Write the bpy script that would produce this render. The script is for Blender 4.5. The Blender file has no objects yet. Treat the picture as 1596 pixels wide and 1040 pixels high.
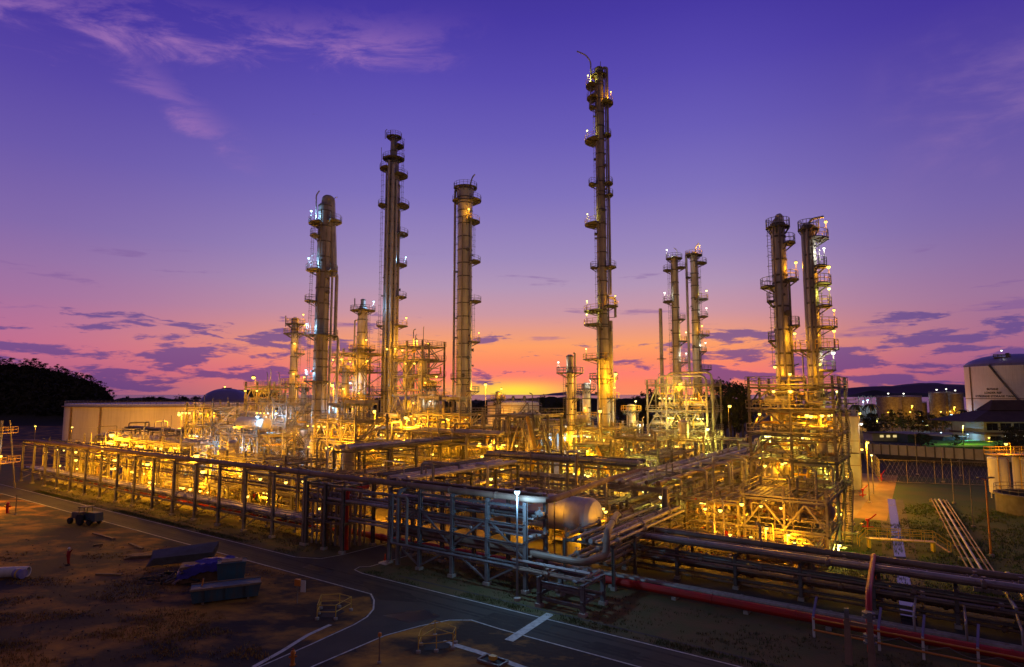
import bpy, math, random
from mathutils import Vector, Matrix
R = math.radians
rnd = random.Random(11)
scene = bpy.context.scene
COL = scene.collection
# ---------------------------------------------------------------- camera model and the plant's own grid
F = 950.; CAMH = 18.; CX = 798; CY = 520; PITCH = math.atan(95/950.)
def ray(px, py):
    x = (px-CX)/F; z = (CY-py)/F
    return (x, math.cos(PITCH)-z*math.sin(PITCH), math.sin(PITCH)+z*math.cos(PITCH))
def G(px, py, z=0.):
    r = ray(px, py); t = (z-CAMH)/r[2]
    return (r[0]*t, r[1]*t, z)
def D(px, py, Y):
    r = ray(px, py); t = Y/r[1]
    return (r[0]*t, Y, CAMH+r[2]*t)
TH = R(-35); CT, ST = math.cos(TH), math.sin(TH)
P0 = G(823, 940)
def W(u, v, z=0.):
    return (P0[0]+u*CT-v*ST, P0[1]+u*ST+v*CT, z)
def UV(p):
    x = p[0]-P0[0]; y = p[1]-P0[1]
    return (x*CT+y*ST, -x*ST+y*CT)

# ---------------------------------------------------------------- materials
def lin(c):
    return tuple(((x/255.)/12.92 if x/255. <= .04045 else ((x/255.+.055)/1.055)**2.4) for x in c)
def N(nt, typ, **kw):
    n = nt.nodes.new(typ)
    for k, v in kw.items():
        if k == 'ins':
            for a, b in v.items(): n.inputs[a].default_value = b
        else: setattr(n, k, v)
    return n
M = {}
def mat(name, c1, c2=None, rough=.6, metal=0., scale=.6, lo=.4, hi=.65, bump=0., bscale=None, stretch=None, spec=.4, streak=0.):
    m = bpy.data.materials.new(name); m.use_nodes = True; nt = m.node_tree; L = nt.links.new
    b = nt.nodes['Principled BSDF']
    b.inputs['Roughness'].default_value = rough; b.inputs['Metallic'].default_value = metal
    b.inputs['Specular IOR Level'].default_value = spec
    c2 = c2 or tuple(x*.72 for x in c1)
    geo = N(nt, 'ShaderNodeNewGeometry')
    src = geo.outputs['Position']
    if stretch:
        mp = N(nt, 'ShaderNodeMapping'); mp.inputs['Scale'].default_value = stretch
        mp.inputs['Rotation'].default_value = (0, 0, R(35)); L(src, mp.inputs['Vector']); src = mp.outputs['Vector']
    nz = N(nt, 'ShaderNodeTexNoise', ins={'Scale': scale, 'Detail': 7., 'Roughness': .62}); L(src, nz.inputs['Vector'])
    mr = N(nt, 'ShaderNodeMapRange', ins={'From Min': lo, 'From Max': hi}); L(nz.outputs['Fac'], mr.inputs['Value'])
    mx = N(nt, 'ShaderNodeMix', data_type='RGBA'); mx.inputs['A'].default_value = (*c1, 1); mx.inputs['B'].default_value = (*c2, 1)
    L(mr.outputs['Result'], mx.inputs['Factor'])
    out = mx.outputs['Result']
    if streak:
        mp2 = N(nt, 'ShaderNodeMapping'); mp2.inputs['Scale'].default_value = (2.2, 2.2, .12); L(geo.outputs['Position'], mp2.inputs['Vector'])
        n2 = N(nt, 'ShaderNodeTexNoise', ins={'Scale': 1.2, 'Detail': 5.}); L(mp2.outputs['Vector'], n2.inputs['Vector'])
        m2 = N(nt, 'ShaderNodeMapRange', ins={'From Min': .45, 'From Max': .7, 'To Min': 0., 'To Max': streak}); L(n2.outputs['Fac'], m2.inputs['Value'])
        x2 = N(nt, 'ShaderNodeMix', data_type='RGBA'); x2.inputs['B'].default_value = (.12, .07, .04, 1)
        L(m2.outputs['Result'], x2.inputs['Factor']); L(out, x2.inputs['A']); out = x2.outputs['Result']
    L(out, b.inputs['Base Color'])
    if bump:
        n3 = N(nt, 'ShaderNodeTexNoise', ins={'Scale': bscale or scale*6, 'Detail': 6.}); L(geo.outputs['Position'], n3.inputs['Vector'])
        bp = N(nt, 'ShaderNodeBump', ins={'Strength': bump, 'Distance': .05}); L(n3.outputs['Fac'], bp.inputs['Height']); L(bp.outputs['Normal'], b.inputs['Normal'])
    M[name] = m; return m
def glow(name, c, s):
    m = bpy.data.materials.new(name); m.use_nodes = True; nt = m.node_tree
    nt.nodes.remove(nt.nodes['Principled BSDF'])
    e = N(nt, 'ShaderNodeEmission'); e.inputs['Color'].default_value = (*c, 1); e.inputs['Strength'].default_value = s
    nt.links.new(e.outputs[0], nt.nodes['Material Output'].inputs['Surface'])
    m.cycles.emission_sampling = 'NONE'      # the bulb only shows the lamp; a real lamp of the same colour sits at it
    M[name] = m; return m
mat('asphalt', (.036, .034, .03), (.05, .046, .04), rough=.85, scale=.35, bump=.35, bscale=9)
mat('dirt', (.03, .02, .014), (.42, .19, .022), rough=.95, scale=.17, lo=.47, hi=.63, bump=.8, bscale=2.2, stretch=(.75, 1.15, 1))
mat('verge', (.07, .075, .028), (.11, .075, .035), rough=.95, scale=.5, bump=.8, bscale=5)
mat('lawn', (.022, .055, .008), (.045, .05, .01), rough=.95, scale=.12, bump=.7, bscale=4)
mat('apron', (.17, .13, .09), (.1, .08, .055), rough=.85, scale=.22, bump=.2, bscale=3)
mat('trench', (.035, .035, .035), (.06, .055, .05), rough=.9, scale=.6, bump=.4)
mat('farland', (.02, .026, .016), (.035, .035, .022), rough=.95, scale=.03)
mat('marking', (.5, .5, .48), (.25, .25, .24), rough=.7, scale=2.2, lo=.45, hi=.7)
mat('concrete', (.36, .33, .29), (.24, .22, .2), rough=.85, scale=.5, streak=.3)
mat('steel', (.24, .22, .2), (.13, .11, .095), rough=.55, metal=.1, scale=.8, streak=.25)
mat('dark_steel', (.12, .11, .105), (.08, .07, .062), rough=.6, metal=.1, scale=.8)
mat('grey_paint', (.17, .18, .19), (.11, .11, .115), rough=.5, scale=.7, streak=.3)
mat('cladding', (.5, .47, .44), (.38, .35, .32), rough=.42, metal=.2, scale=.35, streak=.35)
mat('dark_cladding', (.36, .33, .31), (.25, .23, .22), rough=.45, metal=.2, scale=.35, streak=.4)
mat('pipe_clad', (.42, .4, .38), (.3, .27, .25), rough=.42, metal=.4, scale=.5)
mat('rust_pipe', (.2, .13, .09), (.3, .2, .14), rough=.7, scale=.6)
mat('rack_pipe', (.21, .145, .105), (.13, .09, .07), rough=.5, metal=.1, scale=.6, streak=.2)
mat('sodium_yard_concrete', (.2, .12, .04), (.12, .075, .025), rough=.85, scale=.3, bump=.2)  # orange of the sodium light is mixed into this concrete colour
mat('white_paint', (.68, .66, .63), (.55, .52, .48), rough=.5, scale=.12, streak=.2)
mat('tank_white', (.78, .7, .66), (.68, .61, .57), rough=.6, scale=.06, streak=.15)
mat('red_paint', (.42, .014, .01), (.3, .02, .016), rough=.5, scale=.6)
mat('yellow_paint', (.65, .42, .05), (.5, .3, .04), rough=.5, scale=1.5)
mat('blue_tarp', (.03, .02, .3), (.02, .015, .2), rough=.55, scale=.9, bump=.6, bscale=1.6)
mat('blue_metal', (.03, .09, .13), (.05, .07, .085), rough=.6, scale=.9, streak=.4)
mat('wood', (.16, .1, .06), (.24, .16, .1), rough=.8, scale=1.2)
mat('black_rubber', (.02, .02, .02), (.03, .03, .03), rough=.8)
mat('roof_tile', (.05, .03, .028), (.07, .045, .04), rough=.8, scale=.5)
mat('plaster', (.4, .38, .33), (.3, .28, .24), rough=.85, scale=.3)
mat('window_dark', (.012, .012, .014), (.02, .02, .022), rough=.15, scale=.5)
mat('leaf', (.022, .034, .014), (.045, .05, .02), rough=.8, scale=.4)
mat('hill_leaf', (.016, .02, .01), (.03, .03, .014), rough=.95, scale=.05)
mat('bark', (.07, .05, .04), (.1, .08, .06), rough=.9)
mat('hazed_rock', (.12, .08, .17), (.1, .07, .15), rough=1, scale=.0005)  # violet of the distance haze is put into the base colour
mat('skin', (.3, .17, .11), (.26, .15, .1), rough=.6)
mat('orange_paint', (.6, .2, .03), (.5, .16, .02), rough=.5, scale=1.)
mat('dome_blue', (.22, .2, .4), (.17, .15, .33), rough=.45, scale=.1)
mat('ink', (.06, .045, .045), (.05, .04, .04), rough=.7)
m = mat('water', (.03, .03, .05), (.04, .035, .06), rough=.06, scale=.05, spec=1.)
m = mat('sea', (.06, .05, .12), (.05, .045, .1), rough=.22, scale=.002, spec=.8)
SOD = (1., .4, .008); YGR = (.9, .78, .1); BLU = (.3, .62, 1.); WHT = (.9, .9, .72)
glow('bulb_sodium', (1., .66, .1), 4.); glow('bulb_yellow', (1., .9, .3), 4.); glow('bulb_blue', (.5, .8, 1.), 4.5); glow('bulb_white', (1., .97, .8), 4.)
glow('window_lit', (1., .75, .3), .8)
BULB = {SOD: 'bulb_sodium', YGR: 'bulb_yellow', BLU: 'bulb_blue', WHT: 'bulb_white'}

# ---------------------------------------------------------------- mesh builder
class MB:
    def __init__(s): s.v = []; s.f = []; s.sm = []
    def face(s, idx, smooth=False): s.f.append(idx); s.sm.append(smooth)
    def hexa(s, pts):
        b = len(s.v); s.v += [tuple(p) for p in pts]
        for q in ((0,3,2,1),(4,5,6,7),(0,1,5,4),(1,2,6,5),(2,3,7,6),(3,0,4,7)): s.face([b+i for i in q])
        return s
    def bx(s, x0, x1, y0, y1, z0, z1):
        return s.hexa([(x0,y0,z0),(x1,y0,z0),(x1,y1,z0),(x0,y1,z0),(x0,y0,z1),(x1,y0,z1),(x1,y1,z1),(x0,y1,z1)])
    def bar(s, p, q, w, h=None):
        h = h or w; p = Vector(p); q = Vector(q); d = (q-p).normalized()
        up = Vector((0,0,1)) if abs(d.z) < .95 else Vector((0,1,0))
        a = d.cross(up).normalized()*w/2; c = a.cross(d).normalized()*h/2
        return s.hexa([p-a-c, p+a-c, p+a+c, p-a+c, q-a-c, q+a-c, q+a+c, q-a+c])
    def hbar(s, p, q, w, t=None):
        """H section between two points"""
        t = t or w*.18; p = Vector(p); q = Vector(q); d = (q-p).normalized()
        up = Vector((0,0,1)) if abs(d.z) < .95 else Vector((0,1,0))
        a = d.cross(up).normalized(); c = a.cross(d).normalized()
        for e in (-1, 1): s.bar(p+c*e*(w-t)/2, q+c*e*(w-t)/2, w, t)
        s.bar(p, q, t, w-2*t)
        return s
    def ringpts(s, c, d, r, n, ref=None):
        d = d.normalized()
        a = ref if ref is not None else (d.cross(Vector((0,0,1))) if abs(d.z) < .9 else d.cross(Vector((0,1,0))))
        a = (a-d*a.dot(d)).normalized(); e = d.cross(a)
        return [tuple(c+a*r*math.cos(2*math.pi*i/n)+e*r*math.sin(2*math.pi*i/n)) for i in range(n)], a
    def tube(s, p, q, r, n=8, r2=None):
        p = Vector(p); q = Vector(q); d = q-p
        if d.length < 1e-6: return s
        b = len(s.v); P, a = s.ringpts(p, d, r, n); Q, a = s.ringpts(q, d, r if r2 is None else r2, n, a); s.v += P+Q
        for i in range(n): s.face([b+i, b+(i+1)%n, b+n+(i+1)%n, b+n+i], True)
        s.face([b+i for i in reversed(range(n))]); s.face([b+n+i for i in range(n)])
        return s
    def pipe(s, pts, r, n=8, bend=None):
        pts = [Vector(p) for p in pts]; bend = bend or r*2.6; path = [pts[0]]
        for i in range(1, len(pts)-1):
            a = pts[i-1]-pts[i]; c = pts[i+1]-pts[i]
            k = min(bend, a.length*.45, c.length*.45)
            if a.length < 1e-6 or c.length < 1e-6: continue
            A = pts[i]+a.normalized()*k; C = pts[i]+c.normalized()*k
            for t in (0, .25, .5, .75, 1): path.append(A*(1-t)**2+pts[i]*2*t*(1-t)+C*t*t)
        path.append(pts[-1]); b = len(s.v); ref = None
        for i, p in enumerate(path):
            d = (path[min(i+1, len(path)-1)]-path[max(i-1, 0)])
            if d.length < 1e-9: d = Vector((0,0,1))
            ps, ref = s.ringpts(p, d, r, n, ref); s.v += ps
        for k in range(len(path)-1):
            for i in range(n): s.face([b+k*n+i, b+k*n+(i+1)%n, b+(k+1)*n+(i+1)%n, b+(k+1)*n+i], True)
        e = b+(len(path)-1)*n
        s.face([b+i for i in reversed(range(n))]); s.face([e+i for i in range(n)])
        return s
    def lathe(s, prof, n=20, c=(0,0,0), axis='z'):
        b = len(s.v)
        for r, z in prof:
            for i in range(n):
                a = 2*math.pi*i/n; x, y = r*math.cos(a), r*math.sin(a)
                if axis == 'z': s.v.append((c[0]+x, c[1]+y, c[2]+z))
                elif axis == 'x': s.v.append((c[0]+z, c[1]+x, c[2]+y))
                else: s.v.append((c[0]+y, c[1]+z, c[2]+x))
        for k in range(len(prof)-1):
            for i in range(n): s.face([b+k*n+i, b+k*n+(i+1)%n, b+(k+1)*n+(i+1)%n, b+(k+1)*n+i], True)
        e = b+(len(prof)-1)*n
        s.face([b+i for i in reversed(range(n))]); s.face([e+i for i in range(n)])
        return s
    def sector(s, r0, r1, a0, a1, z0, z1, c=(0,0), n=None):
        n = n or max(3, int(abs(a1-a0)/18)); b = len(s.v)
        for i in range(n+1):
            a = R(a0+(a1-a0)*i/n); ca, sa = math.cos(a), math.sin(a)
            for r, z in ((r0,z0),(r1,z0),(r1,z1),(r0,z1)): s.v.append((c[0]+r*ca, c[1]+r*sa, z))
        for i in range(n):
            for j in range(4): s.face([b+i*4+j, b+i*4+(j+1)%4, b+(i+1)*4+(j+1)%4, b+(i+1)*4+j])
        s.face([b+3, b+2, b+1, b]); e = b+n*4; s.face([e, e+1, e+2, e+3])
        return s
    def rail(s, pts, h=1.1, r=.035, gap=1.6, n=4):
        pts = [Vector(p) for p in pts]
        for p, q in zip(pts, pts[1:]):
            d = q-p; k = max(1, round(d.length/gap))
            for i in range(k): a = p+d*(i/k); s.tube(a, a+Vector((0,0,h)), r, n)
            for z in (h, h*.52): s.tube(p+Vector((0,0,z)), q+Vector((0,0,z)), r, n)
        s.tube(pts[-1], pts[-1]+Vector((0,0,h)), r, n)
        return s
    def ribbon(s, pts, w, z):
        pts = [Vector((p[0], p[1], z)) for p in pts]; b = len(s.v)
        for i, p in enumerate(pts):
            d = (pts[min(i+1, len(pts)-1)]-pts[max(i-1, 0)]).normalized(); a = Vector((-d.y, d.x, 0))*w/2
            s.v += [tuple(p-a), tuple(p+a)]
        for i in range(len(pts)-1): s.face([b+2*i, b+2*i+2, b+2*i+3, b+2*i+1])
        return s
    def poly(s, pts, z):
        b = len(s.v); s.v += [(p[0], p[1], z) for p in pts]; s.face(list(range(b, b+len(pts)))); return s
    def build(s, name, m, parent=None, loc=None):
        me = bpy.data.meshes.new(name); me.from_pydata(s.v, [], s.f); me.polygons.foreach_set('use_smooth', s.sm)
        me.materials.append(M[m] if isinstance(m, str) else m); me.update()
        if any(s.sm): me.set_sharp_from_angle(angle=R(28))
        o = bpy.data.objects.new(name, me); COL.objects.link(o)
        if parent: o.parent = parent
        if loc: o.location = loc
        return o
def tag(o, label=None, cat=None, group=None, kind=None):
    if label: o['label'] = label
    if cat: o['category'] = cat
    if group: o['group'] = group
    if kind: o['kind'] = kind
    return o
def thing(name, label, cat, loc, rot=TH, group=None):
    o = bpy.data.objects.new(name, None); COL.objects.link(o); o.empty_display_size = .2
    o.location = loc; o.rotation_euler = (0, 0, rot)
    return tag(o, label, cat, group)
def copy_tree(o, parent=None):
    c = o.copy(); COL.objects.link(c)
    if parent: c.parent = parent
    for ch in list(o.children): copy_tree(ch, c)
    return c
def facing(x, y): return -math.atan2(x, y)
def struct(o): o['kind'] = 'structure'; return o
bulb_me = {}; LAMP = .58
def lamp(parent, p, colr=SOD, power=700., r=.26, off=(0, 0, -.6), name='lamp', arm=0.):
    """a lamp fitting: glowing glass under a hood, plus the light it throws"""
    key = (colr, round(r, 2), arm)
    if key not in bulb_me:
        mb = MB(); mb.lathe([(r*.35, -r), (r*.8, -r*.65), (r, -.1*r), (r*.95, r*.3), (r*.8, r*.5)], 10); k = len(mb.f)
        mb.lathe([(r*1.25, r*.42), (r*1.2, r*.55), (r*.5, r*1.05), (r*.3, r*1.3)], 10)
        if arm: mb.bar((0, 0, r*1.2), (0, arm, r*1.6), .07)
        o = mb.build(name, BULB[colr], parent, p); o.data.materials.append(M['dark_steel'])
        for f in o.data.polygons[k:]: f.material_index = 1
        bulb_me[key] = o.data
    else:
        o = bpy.data.objects.new(name, bulb_me[key]); COL.objects.link(o); o.parent = parent; o.location = p
    if power > 0:
        l = bpy.data.lights.new('lamp_light', 'POINT'); l.color = colr; l.energy = power*LAMP; l.shadow_soft_size = .2
        lo = bpy.data.objects.new('lamp_light', l); COL.objects.link(lo); lo.parent = parent
        lo.location = (p[0]+off[0], p[1]+off[1], p[2]+off[2]-r)
    return o

def pole_lamp(parent, p, colr, power, r):
    MB().tube((p[0], p[1], 0), (p[0], p[1], p[2]+r*1.2), .09, 6).build('lamp_pole', 'steel', parent); return lamp(parent, p, colr, power, r)

# ================================================================ SETTING
cam = bpy.data.cameras.new('camera'); cam.sensor_width = 36; cam.lens = 36*F/1596.; cam.clip_end = 60000; cam.clip_start = .5
camo = bpy.data.objects.new('camera', cam); COL.objects.link(camo); camo.location = (0, 0, CAMH); camo.rotation_euler = (math.pi/2+PITCH, 0, 0)
scene.camera = camo
scene.view_settings.view_transform = 'Standard'; scene.view_settings.look = 'None'; scene.view_settings.gamma = 1; scene.view_settings.exposure = 0
scene.cycles.use_denoising = True; scene.cycles.max_bounces = 5; scene.cycles.diffuse_bounces = 2; scene.cycles.glossy_bounces = 3
scene.cycles.transparent_max_bounces = 6; scene.cycles.sample_clamp_indirect = 3.; scene.cycles.caustics_reflective = False; scene.cycles.caustics_refractive = False

def build_world():
    w = bpy.data.worlds.new('World'); scene.world = w; w.use_nodes = True; nt = w.node_tree; L = nt.links.new
    bg = nt.nodes['Background']; tc = N(nt, 'ShaderNodeTexCoord'); sp = N(nt, 'ShaderNodeSeparateXYZ'); L(tc.outputs['Generated'], sp.inputs[0])
    def mth(op, a, b=None, c=None):
        n = N(nt, 'ShaderNodeMath', operation=op)
        for i, x in enumerate((a, b, c)):
            if x is None: continue
            if isinstance(x, (int, float)): n.inputs[i].default_value = x
            else: L(x, n.inputs[i])
        return n.outputs[0]
    def mr(v, a, b, c=0., d=1., sm=True):
        n = N(nt, 'ShaderNodeMapRange', ins={'From Min': a, 'From Max': b, 'To Min': c, 'To Max': d})
        if sm: n.interpolation_type = 'SMOOTHSTEP'
        L(v, n.inputs['Value']); return n.outputs['Result']
    def ramp(v, stops):
        n = N(nt, 'ShaderNodeValToRGB'); cr = n.color_ramp
        while len(cr.elements) < len(stops): cr.elements.new(.5)
        for e, (p, c) in zip(cr.elements, stops): e.position = p; e.color = (*lin(c), 1)
        L(v, n.inputs['Fac']); return n.outputs['Color']
    def mix(f, a, b, mode='MIX'):
        n = N(nt, 'ShaderNodeMix', data_type='RGBA', blend_type=mode)
        for k, x in (('Factor', f), ('A', a), ('B', b)):
            if isinstance(x, (int, float)): n.inputs[k].default_value = x
            elif isinstance(x, tuple): n.inputs[k].default_value = (*x, 1)
            else: L(x, n.inputs[k])
        return n.outputs['Result']
    def noise(x, y, scale, det=7., rough=.6, dist=0., z=0.):
        c = N(nt, 'ShaderNodeCombineXYZ'); L(x, c.inputs[0]); L(y, c.inputs[1]); c.inputs[2].default_value = z
        n = N(nt, 'ShaderNodeTexNoise', ins={'Scale': scale, 'Detail': det, 'Roughness': rough, 'Distortion': dist}); L(c.outputs[0], n.inputs['Vector'])
        return n.outputs['Fac']
    el = mth('ARCSINE', sp.outputs[2]); az = mth('ARCTAN2', sp.outputs[0], sp.outputs[1])
    t = mr(el, -.02, .68, sm=False)
    P = lambda e: (e+.02)/.7
    cen = ramp(t, [(0, (150, 90, 80)), (P(0), (250, 140, 100)), (P(.018), (255, 135, 100)), (P(.034), (255, 128, 112)), (P(.055), (255, 142, 100)), (P(.079), (255, 160, 102)), (P(.10), (236, 156, 128)),
        (P(.13), (206, 152, 162)), (P(.175), (180, 150, 182)), (P(.223), (158, 138, 188)), (P(.32), (128, 114, 188)), (P(.41), (106, 93, 183)), (P(.495), (88, 74, 175)), (P(.575), (72, 58, 163)), (1, (54, 43, 140))])
    side = ramp(t, [(0, (70, 45, 90)), (P(0), (130, 78, 130)), (P(.03), (178, 96, 132)), (P(.06), (196, 108, 140)), (P(.09), (184, 112, 150)), (P(.13), (164, 114, 160)), (P(.175), (148, 112, 166)),
        (P(.223), (130, 105, 170)), (P(.32), (106, 88, 170)), (P(.41), (87, 70, 165)), (P(.495), (69, 53, 157)), (P(.575), (57, 43, 149)), (1, (42, 32, 120))])
    aa = mth('ABSOLUTE', mth('SUBTRACT', az, .06))
    col = mix(mr(aa, .2, .8), cen, side)
    col = mix(mth('MULTIPLY', mr(az, .3, .75), .55), col, ramp(t, [(0, (70, 52, 100)), (P(.05), (120, 84, 138)), (P(.13), (140, 108, 150)), (P(.25), (112, 95, 165)), (P(.5), (66, 50, 152)), (1, (42, 32, 120))]))
    # the brightest band where the sun went down
    g = mth('POWER', 2.718, mth('MULTIPLY', -1., mth('ADD', mth('POWER', mth('DIVIDE', mth('ADD', az, -.0), .075), 2.), mth('POWER', mth('DIVIDE', mth('ADD', el, -.006), .013), 2.))))
    col = mix(g, col, lin((255, 226, 70)))
    # the darker eastern half behind the photographer
    col = mix(mr(aa, 1.0, 2.2), col, lin((96, 76, 84)))
    col = mix(mr(el, .66, .95), col, lin((66, 56, 92)))
    # low broken cloud bank
    k1 = noise(mth('MULTIPLY', az, 8.5), mth('MULTIPLY', el, 36.), 1.35, 8., .6, .2, 3.1)
    band = mth('MULTIPLY', mr(el, -.004, .008), mr(el, .075, .15, 1., 0.))
    sides = mr(mth('ABSOLUTE', mth('SUBTRACT', az, .0)), .1, .38, .5, 1.)
    th = mth('ADD', k1, mth('MULTIPLY', mth('SUBTRACT', mth('MULTIPLY', band, sides), 1.), .26))
    c1 = mr(th, .458, .54)
    col = mix(mth('MULTIPLY', c1, .8), col, mix(mr(el, .0, .09), lin((88, 60, 125)), lin((92, 72, 140))))
    # thin darker streaks higher up
    k2 = noise(mth('MULTIPLY', az, 5.), mth('MULTIPLY', el, 34.), 1.2, 6., .55, .2, 9.4)
    b2 = mth('MULTIPLY', mr(el, .06, .1), mr(el, .17, .24, 1., 0.))
    col = mix(mth('MULTIPLY', mth('MULTIPLY', mr(k2, .6, .68), b2), .5), col, lin((120, 85, 150)))
    # pink feathery high cloud, upper left
    d1 = mth('ADD', mth('MULTIPLY', az, -.14), el)
    k3 = noise(mth('ADD', mth('MULTIPLY', az, 5.), mth('MULTIPLY', el, 3.)), mth('MULTIPLY', d1, 16.), 1.5, 9., .66, .5, 1.7)
    wob = mth('MULTIPLY', mth('SUBTRACT', k3, .5), .12)
    e1 = mth('ADD', mth('SUBTRACT', el, mth('ADD', .53, mth('MULTIPLY', mth('ADD', az, .3), .12))), wob)
    m1 = mth('MULTIPLY', mr(mth('ABSOLUTE', e1), .0, .05, 1., 0.), mth('MULTIPLY', mr(az, -.95, -.7), mr(az, -.3, .0, 1., 0.)))
    e2 = mth('ADD', mth('SUBTRACT', el, mth('ADD', .40, mth('MULTIPLY', mth('ADD', az, .5), -.55))), wob)
    m2 = mth('MULTIPLY', mr(mth('ABSOLUTE', e2), .0, .04, 1., 0.), mth('MULTIPLY', mr(az, -.66, -.52), mr(az, -.5, -.38, 1., 0.)))
    mm = mth('ADD', m1, mth('MULTIPLY', m2, .75))
    col = mix(mth('MULTIPLY', mth('MULTIPLY', mm, mr(k3, .38, .72)), .66), col, lin((176, 124, 186)))
    k4 = noise(mth('MULTIPLY', az, 4.), mth('MULTIPLY', el, 9.), 1.1, 8., .6, .3, 5.5)
    m4 = mth('MULTIPLY', mr(mth('ABSOLUTE', mth('SUBTRACT', az, .72)), .02, .2, 1., 0.), mr(mth('ABSOLUTE', mth('SUBTRACT', el, .36)), .02, .14, 1., 0.))
    col = mix(mth('MULTIPLY', mth('MULTIPLY', m4, mr(k4, .44, .66)), .6), col, lin((150, 115, 175)))
    L(col, bg.inputs['Color']); bg.inputs['Strength'].default_value = 1.
build_world()

# ---------------------------------------------------------------- ground, sea, hills
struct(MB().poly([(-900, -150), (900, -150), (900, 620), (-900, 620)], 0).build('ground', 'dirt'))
struct(MB().poly([(-30000, 500), (30000, 500), (30000, 40000), (-30000, 40000)], -3.).build('sea', 'sea'))
def sheet(name, m, uvs, z): return struct(MB().poly([W(*q) for q in uvs], z).build(name, m))
sheet('far_ground', 'farland', [(-420, 120), (60, 118), (420, 118), (420, 560), (-420, 560)], .004)
sheet('lawn', 'lawn', [(19, 7), (120, 7), (120, 118), (19, 118)], .004)
sheet('grass_verge', 'verge', [(-170, -2.2), (120, -2.2), (120, 10.2), (-170, 10.2)], .008)
sheet('concrete_apron', 'apron', [(-135, 10.2), (19, 10.2), (19, 117), (-135, 117)], .012)
sheet('service_yard', 'sodium_yard_concrete', [(19, 58), (23, 58), (21.5, 117), (19, 117)], .016)
sheet('trench_floor', 'trench', [(-18, 9.6), (60, 9.6), (60, 22), (-18, 22)], .016)
road = [W(-170, -2.1), W(120, -2.1), W(120, -6.4)]
sl = [G(*p) for p in ((583, 950), (560, 968), (480, 1006), (360, 1060), (250, 1110))]
sr = [G(*p) for p in ((735, 968), (700, 968), (655, 977), (600, 992), (490, 1040), (400, 1085))]
road += [sr[0]]+sr[1:]+sl[::-1]+[G(575, 927), W(-170, -6.4)]
struct(MB().poly(road, .012).build('road', 'asphalt'))
struct(MB().poly([W(-20.6, -2.1), W(-19.6, -.6), W(-19.4, 10.2), W(-25.5, 10.2), W(-26, 0), W(-29, -2.1)], .016).build('side_road', 'asphalt'))
def mark(pts, w=.14, z=.02): return struct(MB().ribbon(pts, w, z).build('road_marking', 'marking'))
def ulines(u0, u1, v, step=6.): 
    n = max(1, int(abs(u1-u0)/step)); return [W(u0+(u1-u0)*i/n, v) for i in range(n+1)]
mark(ulines(-165, -29.5, -2.35)+[W(-26.6, -1.2), W(-25.9, 1.5), W(-25.6, 9)])
mark(ulines(-165, -13, -6.2)+[G(578, 926), G(583, 936), G(582, 950), G(572, 962), G(552, 974), G(482, 1006), G(395, 1044), G(250, 1110)])
mark([W(-19.5, 9), W(-19.8, -.2), W(-20.6, -.9), W(-20.2, -1.9), W(-18.6, -2.3)]+ulines(-15, 110, -2.35))
mark([G(400, 1085), G(490, 1038), G(600, 991), G(655, 976), G(700, 967), G(735, 967)]+ulines(1.5, 110, -6.2))
mark([G(858, 957), G(793, 999)], .75, .024)
struct(MB().ribbon(ulines(-15, 110, -.75), .3, .014).build('drain', 'trench'))
mark([G(395, 1040), G(440, 1015), G(480, 990), G(515, 974)], .35, .018)
mark([G(690, 1000), G(740, 1015), G(790, 1032), G(840, 1050)], .5, .018)
struct(MB().poly([G(0, 800), G(36, 789), G(58, 800), G(50, 812), G(0, 838)], .018).build('traffic_island', 'dirt'))
# canal beside the lawn
cw = [(22.3, 80), (26.1, 30), (27.6, 9)]
cl = [W(*p) for p in cw]
struct(MB().ribbon(cl, 3.4, .012).build('canal_bank', 'trench'))
struct(MB().ribbon(cl, 1.1, .03).build('canal_water', 'water'))

def heights(name, m, x0, x1, y0, y1, nx, ny, fn):
    mb = MB()
    for j in range(ny+1):
        for i in range(nx+1):
            x = x0+(x1-x0)*i/nx; y = y0+(y1-y0)*j/ny; mb.v.append((x, y, fn(x, y)))
    for j in range(ny):
        for i in range(nx):
            a = j*(nx+1)+i; mb.face([a, a+1, a+nx+2, a+nx+1])
    o = mb.build(name, m); return o
from mathutils import noise as MN
def sm(a, b, x):
    t = max(0., min(1., (x-a)/(b-a))); return t*t*(3-2*t)
def hill_z(x, y):
    k = (430/ max(y, 1))
    pxx = CX+F*x/y
    prof = [(-400, 40), (-120, 39), (10, 36.5), (55, 35), (95, 31), (135, 25.5), (160, 20), (172, 14), (184, 8), (205, 4), (240, 1), (330, 0)]
    h = 0
    for (a, ha), (b, hb) in zip(prof, prof[1:]):
        if a <= pxx <= b: h = ha+(hb-ha)*(pxx-a)/(b-a)
    if pxx < -400: h = 44
    n = MN.noise(Vector((x*.05, y*.05, 0)))*2.2+MN.noise(Vector((x*.16, y*.16, 3)))*1.3
    return (h+n*min(1, h/12))*sm(350, 432, y)*(1-.9*sm(470, 700, y))-.5
struct(heights('hill', 'hill_leaf', -760, -180, 345, 640, 110, 60, hill_z))
struct(heights('distant_hill', 'hill_leaf', -420, -250, 690, 860, 40, 16, lambda x, y: 24*sm(-400, -352, x)*(1-sm(-318, -262, x))*sm(690, 760, y)*(1-sm(780, 860, y))+MN.noise(Vector((x*.1, y*.1, 0)))*1.4-.5))
def volcano(x, y):
    d = math.hypot(x-1300, (y-13000)); return max(0, 150*math.exp(-d/560)-15)+MN.noise(Vector((x*.004, y*.004, 0)))*14-16
struct(heights('distant_mountain', 'hazed_rock', -2500, 5500, 11500, 14500, 120, 14, volcano))
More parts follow.
